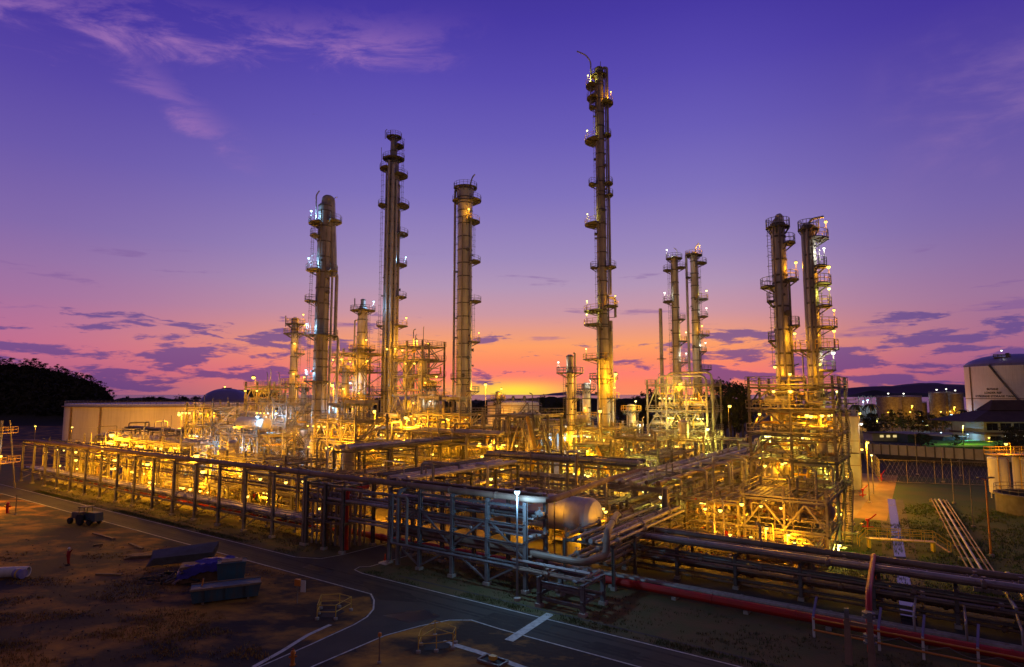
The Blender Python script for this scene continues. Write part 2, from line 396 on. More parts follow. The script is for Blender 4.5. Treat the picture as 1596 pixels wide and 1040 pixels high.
def island(x, y):
    pxx = CX+F*x/y
    h = 130*sm(1200, 1370, pxx)+70*math.exp(-((pxx-1440)/70)**2)-40*sm(1480, 1620, pxx)+30*MN.noise(Vector((x*.0016, 0, 2)))+14*MN.noise(Vector((x*.006, 0, 5)))
    return h*sm(9000, 9400, y)*(1-sm(9700, 10200, y))-6
struct(heights('island', 'hazed_rock', 3600, 9500, 8900, 10300, 150, 10, island))
struct(heights('near_island', 'hill_leaf', 2600, 5200, 5000, 5600, 120, 6, lambda x, y: (55*sm(1290, 1365, CX+F*x/y)*(1-.35*sm(1360, 1400, CX+F*x/y))+10*MN.noise(Vector((x*.006, 1, 0))))*sm(5000, 5200, y)*(1-sm(5350, 5600, y))-6))
for pts, m_ in (([(560, 905), (640, 925), (655, 940), (590, 935)], 'asphalt_patch'), ([(770, 955), (830, 968), (800, 985), (742, 968)], 'asphalt_patch'), ([(250, 835), (330, 853), (322, 858), (240, 838)], 'asphalt_patch'), ([(930, 1000), (1000, 1018), (985, 1030), (905, 1008)], 'asphalt_patch'), ([(600, 960), (660, 950), (690, 962), (640, 972)], 'oil_stain'), ([(480, 880), (520, 886), (515, 893), (470, 886)], 'oil_stain')):
    if m_ not in M: mat(m_, (.02, .019, .018), (.03, .028, .025), rough=.9 if m_[0] == 'a' else .45, scale=.8)
    P = [Vector(G(*q)) for q in pts]; c_ = sum(P, Vector())/4; Q = []
    for a_, b_ in zip(P, P[1:]+P[:1]):
        for t_ in range(5): q = a_.lerp(b_, t_/5); Q.append(q+(q-c_)*rnd.uniform(-.12, .1)*(1 if m_ == 'oil_stain' else .12))
    struct(MB().poly(Q, .0165).build('road_patch', m_))
mat('tyre_mark', (.022, .021, .02), (.036, .034, .03), rough=.9, scale=1.2, lo=.42, hi=.58)
for v in (-3.2, -4.6, -5.1): struct(MB().ribbon(ulines(-90, 60, v, 3.), .28, .0172).build('tyre_track', 'tyre_mark'))
struct(heights('wooded_rise', 'hill_leaf', -760, 420, 628, 720, 220, 8, lambda x, y: (11.5+6*MN.noise(Vector((x*.011, y*.01, 3)))+3.5*MN.noise(Vector((x*.06, y*.06, 1))))*sm(628, 650, y)*(1-sm(690, 720, y))*(1-sm(270, 380, x))-.3))
def tufts(name, m, pts, s0, s1, k=3):
    mb = MB()
    for p in pts:
        for _ in range(k):
            c = Vector(p)+Vector((rnd.gauss(0, s0), rnd.gauss(0, s0), rnd.gauss(0, s0*.7)))
            a = Vector((rnd.gauss(0, 1), rnd.gauss(0, 1), rnd.gauss(0, 1))).normalized()*s1*rnd.uniform(.6, 1.3)
            d = a.cross(Vector((rnd.gauss(0, 1), rnd.gauss(0, 1), rnd.gauss(0, 1)))).normalized()*s1*rnd.uniform(.5, 1.)
            b = len(mb.v); mb.v += [tuple(c-a), tuple(c+d), tuple(c+a), tuple(c-d)]; mb.face([b, b+1, b+2, b+3])
    return mb.build(name, m)
hp = []
for _ in range(2600):
    y = rnd.uniform(372, 470); x = (rnd.uniform(-10, 235)-CX)/F*y; z = hill_z(x, y)
    if z > 1: hp.append((x, y, z+.8))
tag(tufts('forest', 'hill_leaf', hp, 1., 1.5, 4), 'dark forest covering the hill beyond the tank', 'forest', kind='stuff')

# ================================================================ PLANT GENERATORS
def column(label, px, pyb, Y, prof, plats=(), risers=(), ladders=(), vents=(), mt='cladding', group=None, bands=3.4, lean=0):
    """distillation column: prof = (picture row, width in picture pixels) from the bottom up, platforms at rows with their angles (0 = to the right, -90 = to the viewer)"""
    x = D(px, pyb, Y)[0]; K = Y/F*.985
    z = lambda py: D(px, py, Y)[2]
    axis = lambda py: CX+F*x/(Y*math.cos(PITCH)+(z(py)-CAMH)*math.sin(PITCH))
    root = thing('distillation_column', label, 'column', (x, Y, 0), facing(x, Y), group)
    zs = [(z(py) if py < 2000 else 0., w*K/2) for py, w in prof]
    def rad(h):
        for (z0, r0), (z1, r1) in zip(zs, zs[1:]):
            if z0 <= h <= z1: return r0+(r1-r0)*(h-z0)/max(z1-z0, 1e-6)
        return zs[-1][1] if h > zs[-1][0] else zs[0][1]
    pr = []; top = zs[-1][0]; h = 0.; base = zs[0][0]
    marks = sorted(set([q for q, _ in zs]))
    lst = []; h = base
    while h < top-.6: lst.append(h); h += bands
    for q in marks[1:]: lst.append(q)
    for h in sorted(lst):
        r = rad(h)
        pr.append((r, h))
    rt = zs[-1][1]; pr += [(rt*.92, top+rt*.25), (rt*.7, top+rt*.45), (rt*.35, top+rt*.58), (.05, top+rt*.62)]
    pr = [(r, q) for r, q in pr]
    mb = MB().lathe(pr, 20); nf = len(mb.f)
    for h in sorted(lst)[1:]: r = rad(h); mb.lathe([(r*.98, h-.13), (r+.09, h-.12), (r+.09, h+.12), (r*.98, h+.13)], 20)
    for i in range(int(top/5)):      # nozzles and manways round the shell
        h = rnd.uniform(3, top-1); a = R(rnd.uniform(-190, 10)); r = rad(h); c, s_ = math.cos(a), math.sin(a); q = rnd.choice((.12, .18, .32))
        mb.tube((c*r*.9, s_*r*.9, h), (c*(r+.4), s_*(r+.4), h), q, 8); mb.tube((c*(r+.4), s_*(r+.4), h), (c*(r+.5), s_*(r+.5), h), q*1.5, 8)
    sh = mb.build('shell', mt, root); sh.data.materials.append(M['dark_steel'])
    for f in sh.data.polygons[nf:]: f.material_index = 1
    MB().lathe([(zs[0][1]*1.25, 0), (zs[0][1]*1.25, .8), (zs[0][1]*1.02, 1.2)], 20).build('skirt', 'concrete', root)
    for it in plats:
        py, a0, a1 = it[:3]; wd = it[3] if len(it) > 3 else 1.35; lc = it[4] if len(it) > 4 else None
        h = z(py); r = rad(h); mb = MB(); mb.sector(r+.03, r+wd, a0, a1, h-.14, h, n=max(4, int((a1-a0)/15)))
        nb = max(2, int((a1-a0)/40))
        for i in range(nb+1):
            a = R(a0+(a1-a0)*(i+.02)/(nb+.04)); c, s = math.cos(a), math.sin(a)
            mb.bar((c*(r+wd*.95), s*(r+wd*.95), h-.16), (c*r, s*r, h-1.15), .12); mb.bar((c*(r+wd), s*(r+wd), h-.2), (c*r, s*r, h-.2), .12)
        p = mb.build('platform', 'dark_steel', root)
        n = max(4, int((a1-a0)/20)); arc = [((r+wd-.06)*math.cos(R(a0+(a1-a0)*i/n)), (r+wd-.06)*math.sin(R(a0+(a1-a0)*i/n)), h) for i in range(n+1)]
        e0 = [(arc[0][0]*(r+.1)/(r+wd), arc[0][1]*(r+.1)/(r+wd), h)]; e1 = [(arc[-1][0]*(r+.1)/(r+wd), arc[-1][1]*(r+.1)/(r+wd), h)]
        rl = MB().rail(e0+arc+e1, 1.15, .04, 1.5); rl.build('railing', 'yellow_paint' if lc in (SOD, YGR) else 'grey_paint', p)  # rails beside warm lamps are coloured yellow, standing in for the lamp's glow
        if lc:
            am = R(it[5] if len(it) > 5 else (a0+a1)/2); rr = r+wd*.82; q = (rr*math.cos(am), rr*math.sin(am), h+2.3)
            MB().tube((q[0], q[1], h), (q[0], q[1], h+2.1), .05, 6).build('lamp_pole', 'steel', p)
            lamp(p, q, lc, 1500 if lc == BLU else 620, rnd.choice((.16, .2, .24)), off=(0, 0, -.3))
    for it in risers:
        off, rr, p0, p1, dep = it[:5]; r = rad(z((p0+p1)/2)); xo = off*K
        if dep is None: yo = -math.sqrt(max((r+rr+.12)**2-xo*xo, .01))
        else: yo = dep
        mode = it[5] if len(it) > 5 else ''
        pts = [(xo, yo, max(z(p0), .2)), (xo, yo, z(p1))]
        if 'in' in mode: pts.append((math.copysign(max(r-.1, .1), xo) if abs(xo) > r else 0, yo*.3, z(p1)))
        if 'foot' in mode: pts = [(xo+.5, yo-3, .8), (xo, yo, .8)]+pts[1:]
        if 'over' in mode: pts = pts[:2]+[(xo, yo, z(p1)), (xo*.5, yo*.6, top+rt*1.3), (0, 0, top+rt*1.3), (0, 0, top+rt*.3)]
        mb = MB().pipe(pts, rr, 8, rr*3.2)
        o = mb.build('riser', it[6] if len(it) > 6 else ('pipe_clad' if rr > .16 else 'steel'), root)
        k = MB(); hh = max(z(p0), 3.); cnt = 0
        while hh < z(p1)-1 and (abs(xo) > r*.9):
            k.bar((xo, yo, hh), (math.copysign(r*.8, xo), 0, hh), .12); hh += 7.; cnt += 1
        if cnt: k.build('pipe_bracket', 'dark_steel', o)
    for off, p0, p1 in ladders:
        xo = off*K; mb = MB(); z0, z1 = max(z(p0), 0), z(p1); yo = -.25
        for s in (-.23, .23): mb.tube((xo+s, yo, z0), (xo+s, yo, z1), .035, 4)
        h = z0
        while h < z1: mb.bar((xo-.23, yo, h), (xo+.23, yo, h), .035); h += .45
        h = z0+2.4
        while h < z1:
            a = [(xo+.4*math.cos(R(t)), yo-.4-.35*math.sin(R(t)), h) for t in (180, 120, 60, 0)]
            mb.tube((xo-.23, yo, h), a[0], .03, 4); mb.tube(a[-1], (xo+.23, yo, h), .03, 4)
            for q, w in zip(a, a[1:]): mb.tube(q, w, .03, 4)
            h += 1.5
        h = z0+3
        while h < z1: mb.bar((xo, yo, h), (math.copysign(rad(h)*.9, xo), 0, h), .07); h += 4.5
        mb.build('ladder', 'steel', root)
    for v in vents:
        rr, pts = v; d = 0
        MB().pipe([((q[0]-axis(q[1]))*K, -.2, z(q[1])) for q in pts], rr, 8, rr*5).build('vent_pipe', 'pipe_clad', root)
    return root

def pipe_rack(label, u0, v0, L, w, gap, zs, pipes, axis='u', h=None, ps=.34, m='grey_paint', skip=(), brace=(), lamps=(), cat='pipe rack', pm='pipe_clad', foot=True, group=None, name='pipe_rack'):
    """portal frames in a row; zs = beam heights, pipes = (height, offset across, radius[, start, end])"""
    rot = TH if axis == 'u' else TH+math.pi/2
    root = thing(name, label, cat, W(u0, v0), rot, group)
    h = h or max(zs); n = max(1, round(L/gap)); xs = [L*i/n for i in range(n+1)]
    for i, x in enumerate(xs):
        if i in skip: continue
        for y in (0, w):
            o = MB().hbar((x, y, .25), (x, y, h), ps).build('post', m, root)
            if foot: MB().bx(x-ps*.9, x+ps*.9, y-ps*.9, y+ps*.9, 0, .3).build('footing', 'concrete', o)
        for z in zs: MB().hbar((x, -ps*.8, z-ps*.4), (x, w+ps*.8, z-ps*.4), ps*.8).build('cross_beam', m, root)
        if brace == 'all' or i in brace:
            b = MB(); b.bar((x, 0, .6), (x, w, zs[0]-.2), .14); b.bar((x+.16, w, .6), (x+.16, 0, zs[0]-.2), .14); b.build('brace', m, root)
    for y in (0, w):
        for z in (zs[0], zs[-1]):
            MB().hbar((xs[0], y+ps*.1, z-ps*1.35), (xs[-1], y+ps*.1, z-ps*1.35), ps*.7).build('side_beam', m, root)
    for p in pipes:
        z, y, r = p[:3]; a, b = (p[3], p[4]) if len(p) > 4 else (-.5, L+.5)
        mm = p[5] if len(p) > 5 else rnd.choice([pm, pm, 'dark_steel', 'rack_pipe', 'pipe_clad', 'dark_cladding'])
        z += rnd.choice((0, 0, .12, .3))
        q = MB(); q.tube((a, y, z+r+.004), (b, y, z+r+.004), r, 10 if r > .2 else 7)
        x = a+rnd.uniform(1, 4); n_ = 10 if r > .2 else 7; zc = z+r+.004
        while x < b-.5:
            q.tube((x-.07, y, zc), (x+.07, y, zc), r+.05, n_)
            if r < .26 and rnd.random() < .3:
                q.lathe([(r+.05, -.2), (r+.14, -.12), (r+.14, .12), (r+.05, .2)], 9, (x+.5, y, zc), 'x'); q.tube((x+.5, y, zc+r), (x+.5, y, zc+r+.35), .035, 5); q.lathe([(.17, -.02), (.17, .02)], 10, (x+.5, y, zc+r+.36))
            elif rnd.random() < .3: q.tube((x+.4, y, zc), (x+1.1, y, zc), r+.025, n_)
            x += rnd.uniform(2.2, 6.)
        q.build('pipe', mm, root)
    for k in range(int(L/4.2) if max(zs) > 6 and h < 30 and (lamps or axis == 'v') and v0 > 5 else 0):
        x, y, z = rnd.uniform(1, L-1), rnd.uniform(.3, w-.3), zs[-1]; up = rnd.uniform(.7, 2.4); d = rnd.choice((-1, 1))
        if rnd.random() < .6: pts = [(x, y, z+.3), (x, y, z+up), (x, w+.7 if d > 0 else -.7, z+up), (x, w+.7 if d > 0 else -.7, rnd.choice((.3, zs[0])))]
        else: pts = [(x, y, z+.3), (x, y, z+up), (x+d*rnd.uniform(1.5, 4), y, z+up), (x+d*rnd.uniform(1.5, 4)*0+d*2.2, y, z+.3)]; pts[2] = (pts[3][0], y, z+up)
        MB().pipe(pts, rnd.choice((.08, .11, .15, .2)), 7).build('riser', rnd.choice(['pipe_clad', 'steel', 'rack_pipe']), root)
    for l in lamps: lamp(root, l[:3], *(l[3:]))
    return root

def rand_route(rg, bx, n=4):
    x0, x1, y0, y1, z0, z1 = bx
    p = [rg.uniform(x0, x1), rg.uniform(y0, y1), rg.uniform(z0, z1)]; pts = [tuple(p)]; last = -1
    for _ in range(n):
        ax = rg.choice([a for a in (0, 0, 1, 2, 2) if a != last]); last = ax
        lo, hi = ((x0, x1), (y0, y1), (z0, z1))[ax]; t = rg.uniform(lo, hi)
        if abs(t-p[ax]) < .8: t = lo+(hi-lo)*rg.choice((.05, .95))
        p[ax] = t; pts.append(tuple(p))
    return pts
PM = ['pipe_clad', 'pipe_clad', 'steel', 'rust_pipe', 'cladding', 'white_paint', 'yellow_paint']
RED_PM = ['rust_pipe', 'rust_pipe', 'red_paint', 'pipe_clad', 'steel', 'dark_cladding']
def piping(root, bx, n, seed, small=60, rmin=.07, rmax=.22, pal=None):
    rg = random.Random(seed)
    for i in range(n):
        r = rg.uniform(rmin, rmax)**1.0
        MB().pipe(rand_route(rg, bx, rg.randint(2, 4)), r, 7).build('pipe', rg.choice(pal or PM), root)
    if small:
        mb = MB()
        for i in range(small):
            p = [rg.uniform(bx[0], bx[1]), rg.uniform(bx[2], bx[3]), rg.uniform(bx[4], bx[5])]; ax = rg.choice((0, 1, 2, 2)); q = p[:]; q[ax] += rg.uniform(.8, 3.2)
            q[2] = min(q[2], bx[5]); mb.tube(p, q, rg.uniform(.035, .08), 5)
            if rg.random() < .6:
                c = p; s = rg.uniform(.12, .3); mb.lathe([(s*.3, -s), (s, -s*.5), (s, s*.5), (s*.3, s)], 7, c, 'z' if ax == 2 else 'x')
            if rg.random() < .35: mb.lathe([(.28, -.03), (.28, .03)], 9, (q[0], q[1], q[2]+.2)); mb.tube(q, (q[0], q[1], q[2]+.2), .04, 5)
        tag(mb.build('pipework', 'steel', root), kind='stuff')

def structure(label, u0, u1, v0, v1, levels, nu, nv, seed, lamps=8, lc=(SOD,), pipes=26, small=70, power=620, group=None, top_post=1.2, m='steel', brace=True, deck=True, stair=True, name='process_structure', rail_m='steel', ps=.36, bracing_bays=None, pal=None, front=.66):
    rg = random.Random(seed); root = thing(name, label, 'steel structure', W(u0, v0), TH, group)
    Lx, Ly = u1-u0, v1-v0; xs = [Lx*i/nu for i in range(nu+1)]; ys = [Ly*j/nv for j in range(nv+1)]
    top = levels[-1]
    for x in xs:
        for y in ys: 
            o = MB().hbar((x, y, .2), (x, y, top+top_post), ps).build('post', m, root)
            MB().bx(x-ps, x+ps, y-ps, y+ps, 0, .4).build('footing', 'concrete', o)
    for li, z in enumerate(levels):
        mb = MB()
        for x in xs: mb.hbar((x, -.3, z-.3), (x, Ly+.3, z-.3), ps*.8)
        for y in ys: mb.hbar((-.3, y, z-.31), (Lx+.3, y, z-.31), ps*.85)
        for k in range(1, nu*3):
            if k % 3: mb.bar((Lx*k/(nu*3), .2, z-.2), (Lx*k/(nu*3), Ly-.2, z-.2), .16)
        fl = mb.build('floor_beam', m, root)
        if deck:
            # grating laid in separate bays, some left open for vessels
            mb = MB()
            for i in range(nu):
                for j in range(nv):
                    if rg.random() < .8:
                        k = 7
                        for t in range(k):
                            xa = xs[i]+(xs[i+1]-xs[i])*t/k
                            mb.bx(xa+.05, xa+(xs[i+1]-xs[i])/k-.09, ys[j]+.25, ys[j+1]-.25, z+.01, z+.05)
            if mb.v: mb.build('grating', 'dark_steel', root)
        r = MB(); e = .35
        r.rail([(-e, -e, z+.05), (Lx+e, -e, z+.05), (Lx+e, Ly+e, z+.05), (-e, Ly+e, z+.05), (-e, -e, z+.05)], 1.1, .04, 1.7)
        r.bar((-e, -e, z+.1), (Lx+e, -e, z+.1), .05, .16); r.bar((Lx+e, -e, z+.1), (Lx+e, Ly+e, z+.1), .05, .16)
        r.build('railing', rail_m, root)
        zb = levels[li-1] if li else 0.
        if brace:
            for i in range(nu):
                if bracing_bays is not None and i not in bracing_bays: continue
                mb = MB(); xm = (xs[i]+xs[i+1])/2
                mb.bar((xs[i]+.1, -.02, zb+.3), (xm, -.02, z-.6), .2); mb.bar((xs[i+1]-.1, -.02, zb+.3), (xm, -.02, z-.6), .2); mb.build('brace', m, root)
            for x in (0, Lx):
                mb = MB(); mb.bar((x, .1, zb+.3), (x, ys[1], z-.6), .18); mb.build('brace', m, root)
        k = max(1, pipes//len(levels)); piping(root, (.3, Lx-.3, .4, Ly-.3, zb+.35, z-.7), k, seed*31+li, small//len(levels), pal=pal)
    for k in range(max(2, nu+1)):
        x, y, hh = rg.uniform(.3, Lx-.3), rg.uniform(.3, Ly-.3), top+rg.uniform(1.6, 4.6)
        MB().pipe([(x, y, top-1), (x, y, hh), (x+rg.uniform(-.8, .8), y, hh+.25)], rg.choice((.06, .09, .14)), 6).build('vent_pipe', rg.choice(['steel', 'pipe_clad']), root)
    if stair:
        mb = MB(); zb = 0.
        for li, z in enumerate(levels):
            y0, y1 = (.4, min(Ly-.3, 4.8)); a, b = ((Lx+.8, y0, zb), (Lx+.8, y1, z)) if li % 2 == 0 else ((Lx+.8, y1, zb), (Lx+.8, y0, z))
            for s in (-.4, .4): mb.bar((a[0]+s, a[1], a[2]), (b[0]+s, b[1], b[2]), .06, .22); mb.tube((a[0]+s, a[1], a[2]+1), (b[0]+s, b[1], b[2]+1), .04, 4)
            n = int((z-zb)/.25)
            for i in range(n): t = (i+.5)/n; mb.bx(a[0]-.4, a[0]+.4, a[1]+(b[1]-a[1])*t-.12, a[1]+(b[1]-a[1])*t+.12, a[2]+(b[2]-a[2])*t-.02, a[2]+(b[2]-a[2])*t+.02)
            zb = z
        mb.build('stair', rail_m, root)
    zz = [0.]+list(levels)
    for k in range(lamps):
        li = k % len(levels); zb, zt = zz[li], zz[li+1]; z = min(zb+2.9, zt-.8); c = rg.choice(lc)
        if rg.random() < front: lamp(root, (Lx*((k*.38+.13) % 1), -1.9, z), c, power*rg.uniform(1., 1.6), rg.choice((.16, .2, .24)), off=(0, -.4, -.3), arm=1.7)
        else: lamp(root, (rg.uniform(.2, Lx-.2), rg.uniform(.2, Ly*.8), z), c, power*rg.uniform(.6, 1.), rg.choice((.16, .2, .24)))
    return root

# ---- equipment prototypes, copied where they stand
def make_exchanger():
    r = thing('heat_exchanger', None, None, (0, 0, 0), 0)
    MB().lathe([(.5, -2), (.5, 2)], 16, (0, 0, 1.2), 'x').build('shell', 'pipe_clad', r)
    MB().lathe([(.62, 2.0), (.62, 2.12), (.5, 2.13), (.5, 2.6), (.62, 2.61), (.62, 2.72), (.3, 2.78)], 16, (0, 0, 1.2), 'x').build('channel_head', 'steel', r)
    MB().lathe([(.02, -2.3), (.3, -2.25), (.46, -2.1), (.6, -2.08), (.6, -2.)], 16, (0, 0, 1.2), 'x').build('end_cap', 'steel', r)
    for x in (-1.2, 1.2):
        MB().bx(x-.12, x+.12, -.42, .42, 0, .85).build('saddle', 'dark_steel', r)
        MB().lathe([(.15, 1.6), (.15, 1.95), (.24, 1.96), (.24, 2.04)], 10, (x, 0, 0)).build('nozzle', 'steel', r)
    return r
def make_drum(rad=.9, L=4.5, m='cladding', name='horizontal_drum', leg=.9):
    r = thing(name, None, None, (0, 0, 0), 0); z = leg+rad; h = L/2
    pr = [(.02, -h-rad*.5), (rad*.5, -h-rad*.43), (rad*.86, -h-rad*.24), (rad, -h), (rad+.04, -h+.02), (rad+.04, -h+.1), (rad, -h+.12)]
    k = max(1, int(L/2.4))
    for i in range(1, k): x = -h+L*i/k; pr += [(rad, x-.06), (rad+.035, x-.05), (rad+.035, x+.05), (rad, x+.06)]
    pr += [(rad, h), (rad*.86, h+rad*.24), (rad*.5, h+rad*.43), (.02, h+rad*.5)]
    MB().lathe(pr, 24, (0, 0, z), 'x').build('shell', m, r)
    for x in (-h*.62, h*.62): MB().bx(x-.15, x+.15, -rad*.8, rad*.8, 0, z-rad*.45).build('saddle', 'concrete', r)
    for x in (-h*.5, .1*h, h*.6): MB().lathe([(.16, z+rad*.95), (.16, z+rad+.35), (.26, z+rad+.36), (.26, z+rad+.45)], 10, (x, 0, 0)).build('nozzle', 'steel', r)
    return r
def make_vessel(rad=.75, H=4., m='cladding', name='vertical_vessel'):
    r = thing(name, None, None, (0, 0, 0), 0)
    MB().lathe([(rad*.02, .75), (rad*.7, .85), (rad, 1.15), (rad, 2.), (rad+.04, 2.02), (rad+.04, 2.14), (rad, 2.16), (rad, H-.4), (rad*.8, H-.14), (rad*.4, H), (.03, H+.04)], 18).build('shell', m, r)
    for i in range(4):
        a = R(45+90*i); c, s = math.cos(a)*rad*.85, math.sin(a)*rad*.85
        MB().bar((c, s, 0), (c, s, 1.3), .16).build('leg', 'dark_steel', r)
    MB().pipe([(0, 0, H), (0, 0, H+.7), (rad+.4, 0, H+.7), (rad+.4, 0, .6)], .11, 7).build('overhead_pipe', 'steel', r)
    return r
def make_pump():
    r = thing('pump', None, None, (0, 0, 0), 0)
    MB().bx(-1, 1, -.4, .4, 0, .3).build('base', 'concrete', r)
    MB().lathe([(.1, -.9), (.3, -.85), (.34, -.7), (.34, .1), (.2, .15), (.08, .18), (.08, .4)], 12, (0, 0, .75), 'x').build('motor', 'blue_metal', r)
    MB().lathe([(.2, .35), (.42, .4), (.42, .65), (.2, .7)], 12, (0, 0, .7), 'x').build('casing', 'red_paint', r)
    MB().pipe([(.55, 0, 1.), (.55, 0, 2.4)], .13, 8).build('discharge_pipe', 'steel', r)
    return r
def make_fan():
    """air cooler: tube bundle box on legs, two fan rings beneath"""
    r = thing('air_cooler', None, None, (0, 0, 0), 0)
    MB().bx(-3, 3, -2, 2, 3.4, 4.1).build('tube_bundle', 'steel', r)
    for x in (-1.5, 1.5): MB().lathe([(1.2, 2.9), (1.35, 2.9), (1.35, 3.38), (1.2, 3.38)], 20, (x, 0, 0)).build('fan_ring', 'grey_paint', r)
    for x in (-2.9, 2.9):
        for y in (-1.9, 1.9): MB().hbar((x, y, 0), (x, y, 3.4), .22).build('leg', 'steel', r)
    MB().rail([(-3, -2, 4.1), (3, -2, 4.1), (3, 2, 4.1), (-3, 2, 4.1), (-3, -2, 4.1)], 1, .04).build('railing', 'yellow_paint', r)
    return r
PROTO = {}
MAKE = {'exchanger': (make_exchanger, 'heat exchanger'), 'drum': (make_drum, 'drum'), 'vessel': (make_vessel, 'vessel'), 'pump': (make_pump, 'pump'), 'cooler': (make_fan, 'air cooler'),
        'tallvessel': (lambda: make_vessel(.95, 7.5, 'cladding', 'vertical_vessel'), 'vessel'), 'bigdrum': (lambda: make_drum(1.25, 7., 'pipe_clad', 'horizontal_drum'), 'drum')}
def equip(kind, label, u, v, z=0., rot=0., sc=1., group=None):
    if kind not in PROTO: PROTO[kind] = o = MAKE[kind][0]()
    else: o = copy_tree(PROTO[kind])
    o.location = W(u, v, z); o.rotation_euler = (0, 0, TH+rot); o.scale = (sc, sc, sc)
    for k in ('group',):
        if k in o: del o[k]
    return tag(o, label, MAKE[kind][1], group)

# ================================================================ THE DISTILLATION COLUMNS
column('tall grey column with blue-lit platforms and a thick side pipe looping down its right', 494, 740, 130,
    [(9999, 23), (640, 23), (560, 22), (322, 21)],
    [(349, 120, 250, 2.0, BLU, 200), (368, 130, 230, 1.6), (422, 140, 250, 2.2, BLU, 200), (422, -60, 50, 1.6), (470, 150, 220, 2.2), (523, 140, 400, 2.0, BLU, 190), (594, 150, 300, 1.8, BLU, 190), (652, -80, 60, 1.8, BLU, -20), (345, -70, 40, 2.2)],
    [(16, .85, 430, 338, .3, 'over'), (21, .38, 530, 425, .2, 'in'), (26, .3, 660, 523, .6, 'in'), (14, .25, 740, 430, -.9), (-6, .14, 740, 330, None), (3, .1, 740, 360, None)],
    [(-18, 680, 350), (-18, 740, 640)], [(.14, [(493, 352), (493, 306), (498, 299)]), (.12, [(502, 322), (502, 312), (506, 307)]), (.07, [(521, 346), (521, 308), (526, 306)])], mt='dark_cladding')
column('tallest column on the left, dark, stepped to a slim head with many small platforms', 604, 722, 163,
    [(9999, 26), (560, 25), (430, 24), (290, 23), (283, 20), (252, 17), (248, 12), (216, 10)],
    [(214, -180, 180, 1.3), (228, -70, 60, 1.9), (248, -180, 180, 2.0), (264, 120, 240, 2.2), (274, -80, 60, 2.4), (321, -60, 40, 2.6), (321, 140, 220, 2.0), (365, -60, 40, 2.4), (413, -60, 40, 2.2, BLU, 0), (463, -60, 40, 2.2), (508, -70, 45, 2.6, SOD, 0), (508, 150, 210, 1.6), (560, -80, 40, 2.0, SOD, -30), (610, 120, 420, 2.0)],
    [(-7, .32, 722, 255, None), (0, .45, 722, 262, None), (6, .3, 722, 285, None), (11, .3, 722, 330, -1.), (-11, .2, 722, 270, -1.)],
    [(-17, 640, 260), (15, 330, 215)], [(.1, [(600, 218), (600, 206), (603, 203)]), (.09, [(609, 222), (609, 204)]), (.07, [(594, 262), (594, 232)])], mt='dark_cladding')
column('grey column with a flat dark head, one amber light near its top and a curved vent', 722, 728, 152,
    [(9999, 25), (640, 24), (340, 23), (318, 24), (314, 27), (296, 27)],
    [(293, -180, 180, .9), (313, -60, 60, 2.0), (313, 130, 230, 1.2), (346, -80, 50, 2.0, SOD, -75), (408, -55, 40, 2.2), (470, -55, 40, 2.4), (533, -60, 40, 2.2, SOD, 0), (590, 120, 300, 1.5), (610, -70, 40, 2.0)],
    [(9, .22, 728, 340, None), (-4, .14, 728, 340, None), (-16.5, .3, 640, 296, .3, 'in')],
    [(-14, 620, 300), (14.5, 533, 470), (14.5, 400, 346)], [(.18, [(733, 330), (733, 288), (737, 276), (741, 272)])])
column('tallest column of all with a long bent vent arm at its top, violet in the dusk', 943, 735, 140,
    [(9999, 22), (510, 20), (490, 16), (300, 15), (130, 14.5), (108, 14)],
    [(118, -180, 180, .9), (134, 130, 240, 2.2, YGR, 200), (153, 130, 250, 2.0), (162, -70, 50, 2.2, SOD, -20), (167, 150, 220, 1.5), (220, 120, 260, 2.6, YGR, 200), (212, -50, 40, 1.6), (287, 140, 220, 1.8), (287, -50, 40, 1.8), (350, 120, 250, 2.8, YGR, 200), (305, -40, 40, 1.8), (417, -50, 50, 2.2), (417, 150, 220, 1.6), (485, 110, 270, 3.2, YGR, 200), (506, 110, 260, 3.0, YGR, 200), (478, -70, 40, 2.4, SOD, -20), (560, 110, 280, 3.2, YGR, 200), (590, -180, 180, 1.8), (620, -60, 60, 2, SOD, -40)],
    [(13, .3, 460, 106, .2, 'in'), (9.5, .16, 735, 110, -.6), (-4, .12, 735, 130, None), (13, .36, 735, 500, .3), (20, .3, 495, 464, .4, 'in'), (-7, .2, 735, 510, -1.4)],
    [(-9, 480, 130)], [(.17, [(920, 165), (920, 96), (912, 85), (897, 78)]), (.08, [(936, 112), (936, 97)])], mt='dark_cladding')
column('short stubby column with one wide railed deck near its domed top, left of the tallest', 890, 745, 135,
    [(9999, 13), (700, 13), (556, 11)],
    [(581, -180, 180, 2.2, WHT, 190), (662, -180, 180, 1.8), (620, -60, 60, 1.3), (735, -180, 180, 1.5, SOD, -60)],
    [(8, .2, 735, 551, .0, 'in'), (-3, .1, 735, 560, None)], [(-9, 735, 585), (8, 660, 620)])
column('slim left column of the steaming pair, white lights on its upper decks', 1059, 716, 160,
    [(9999, 15), (600, 13.5), (500, 12.5), (402, 11.5)],
    [(403, 120, 400, 1.2, WHT, 200), (421, 130, 230, 2.0), (418, -60, 40, 2.0), (470, 130, 250, 2.2, WHT, 200), (498, -60, 40, 1.5), (532, -60, 40, 1.8, YGR, 0), (565, -80, 60, 1.8, WHT, -20)],
    [(3, .12, 716, 405, None), (-5, .14, 716, 420, None)], [(-9, 590, 405)], [(.1, [(1055, 400), (1055, 390), (1050, 387)])])
